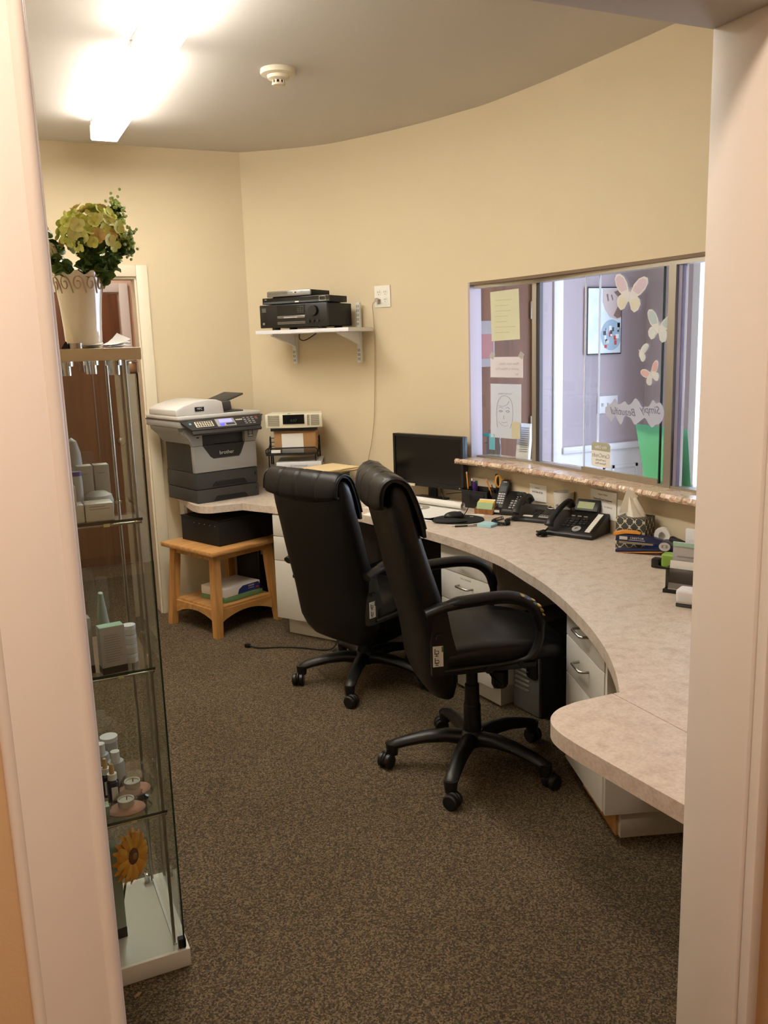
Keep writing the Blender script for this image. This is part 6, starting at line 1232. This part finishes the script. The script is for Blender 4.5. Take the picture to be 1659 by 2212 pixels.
for k in range(nF):
    u = 1-1.55*(k+0.5)/nF; a = k*2.39996; s_ = math.sqrt(max(0, 1-u*u)); d = Vector((s_*math.cos(a), s_*math.sin(a), u)); c = Vector((d.x*0.062, d.y*0.058, 0.118+d.z*0.056))
    o = bpy.data.objects.new('floret', tms[2 if random.random() < 0.16 else random.choice((0, 0, 1))]); C.objects.link(o); o.parent = hy; o.location = c + d*random.uniform(-.007, .008)
    o.rotation_mode = 'QUATERNION'; o.rotation_quaternion = (d+Vector((random.uniform(-.5, .5), random.uniform(-.5, .5), random.uniform(-.3, .5)))).to_track_quat('Z', 'Y') @ Euler((0, 0, random.uniform(0, 6))).to_quaternion(); sc_ = random.uniform(0.62, 0.86); o.scale = (sc_, sc_, sc_)
B().tube([(-0.03, 0.02, -0.06), (-0.015, 0.012, 0.02), (0, 0, 0.09)], 0.005, 8).done('stem', mat('stem_green', (96, 120, 50), 0.6), hy)
B().sph((0, 0, 0.115), (0.04, 0.04, 0.04), 14, 10).done('flower_core', mat('core_green', (110, 130, 60), 0.8), hy)
lfm = [mat('leaf_green', (66, 96, 42), 0.5, var=0.15, scale=40), mat('leaf_mid', (104, 130, 62), 0.5, var=0.15, scale=40)]
lm = B(); rings = []
for u, w_, z in ((0, 0.0015, 0), (0.25, 0.0075, 0.002), (0.55, 0.0115, 0.003), (0.8, 0.009, 0.002), (1, 0.0015, -0.001)): rings.append([(u*0.026, -w_, z+0.002), (u*0.026, 0, z), (u*0.026, w_, z+0.002)])
lm.loft(rings, closed=False, cap=False); lms = []
for m_ in lfm:
    q = bpy.data.meshes.new('leaf'); lm.bm.to_mesh(q); q.materials.append(m_); q.polygons.foreach_set('use_smooth', [True]*len(q.polygons)); lms.append(q)
lm.bm.free()
berry = mat('berry_pale', (176, 190, 120), 0.5, var=0.1)
sprigs = [(0.115, -0.03, 0.115, 'leafy green sprig with pale buds at the right of the vase'), (0.105, 0.02, 0.185, 'upper right sprig of pale green buds'), (-0.085, -0.02, 0.15, 'leafy sprig with pale buds left of the hydrangea'), (-0.06, -0.045, 0.06, 'low dark green sprig at the left rim'), (0.075, -0.055, 0.065, 'low dark green sprig over the front rim'), (0.02, -0.06, 0.095, 'short green sprig in front below the bloom'), (-0.05, 0.05, 0.10, 'green sprig behind the bloom'), (0.055, 0.05, 0.09, 'green sprig at the back right of the vase')]
for (dx, dy, dz_, lab) in sprigs:
    t = thing('greenery_sprig', lab, 'greenery', (0.246, 2.24, vz+0.12), 0, 'greenery in the ceramic vase'); P = cat_rom([(dx*0.15, dy*0.15, -0.03), (dx*0.5, dy*0.5, 0.05), (dx*0.85, dy*0.85, dz_*0.9), (dx, dy, dz_+0.02)], 6)
    B().tube(P, 0.0016, 6).done('stem', MATS['stem_green'], t)
    for k in range(40):
        p = P[min(len(P)-1, 4+int(k/40*(len(P)-4)))]; o = bpy.data.objects.new('leaf', random.choice(lms)); C.objects.link(o); o.parent = t; o.location = p; a = random.uniform(0, 2*PI); d = Vector((math.cos(a), math.sin(a), random.uniform(-0.3, 0.7))); o.rotation_mode = 'QUATERNION'; o.rotation_quaternion = d.to_track_quat('X', 'Z') @ Euler((random.uniform(-1.3, 1.3), 0, 0)).to_quaternion(); sc_ = random.uniform(0.8, 1.25); o.scale = (sc_,)*3
    if 'bud' in lab:
        b = B()
        for k in range(80): q = P[-1]+Vector((random.gauss(0, .010), random.gauss(0, .010), random.gauss(0.0, .018))); b.sph(q, 0.0038, 6, 5)
        o = b.done('bud_cluster', berry, t); o['kind'] = 'stuff'
t = thing('pale_rose', 'cream flower at the far left of the vase, half behind the jamb', 'flower', (0.185, 2.22, vz+0.23))
for k in range(14):
    a = k*2.4; b = B(); b.sph((0.010*math.cos(a)*(k/14+.3), 0.010*math.sin(a)*(k/14+.3), -0.001*k), (0.016, 0.004, 0.016), 10, 6, rot=(0, 0, a+PI/2)); b.done('petal', mat('petal_ivory', (228, 222, 186), 0.6, var=0.05), t)
B().tube([(0, 0, -0.01), (0.02, 0.01, -0.10)], 0.002, 6).done('stem', MATS['stem_green'], t)
# papers and clip on the cabinet top
for k, (x, y, a, cur, lab) in enumerate(((0.285, 2.165, 0.3, 0.018, 'curled white sheets on the cabinet top right of the vase'), (0.225, 2.13, -0.1, 0.004, 'thin stack of white papers under the vase edge'))):
    t = thing('paper_stack', lab, 'paper', (x, y, vz), a)
    for j in range(3):
        rings = [[(xx, yy, 0.001+0.003*j+cur*(0.5+0.5*j)*max(0, xx/0.05)**2*(0.4+0.6*(yy+0.035)/0.07)) for xx in [-0.05+0.10*i/8 for i in range(9)]] for yy in (-0.03, 0.0, 0.04)]
        B().loft(rings, closed=False, cap=False).done('sheet', paper, t)
t = thing('binder_clip', 'small black clip with grey ring on the cabinet top', 'clip', (0.190, 2.11, vz)); B().profy([(-0.008, 0), (0.008, 0), (0.003, 0.016), (0.0, 0.016)], -0.008, 0.008).done('clip_body', blkmat, t); B().lathe([(0.010, 0), (0.016, 0), (0.016, 0.012), (0.010, 0.012), (0.010, 0)], 20, Matrix.Translation((0.022, 0.0, 0))).done('ring', steel, t)
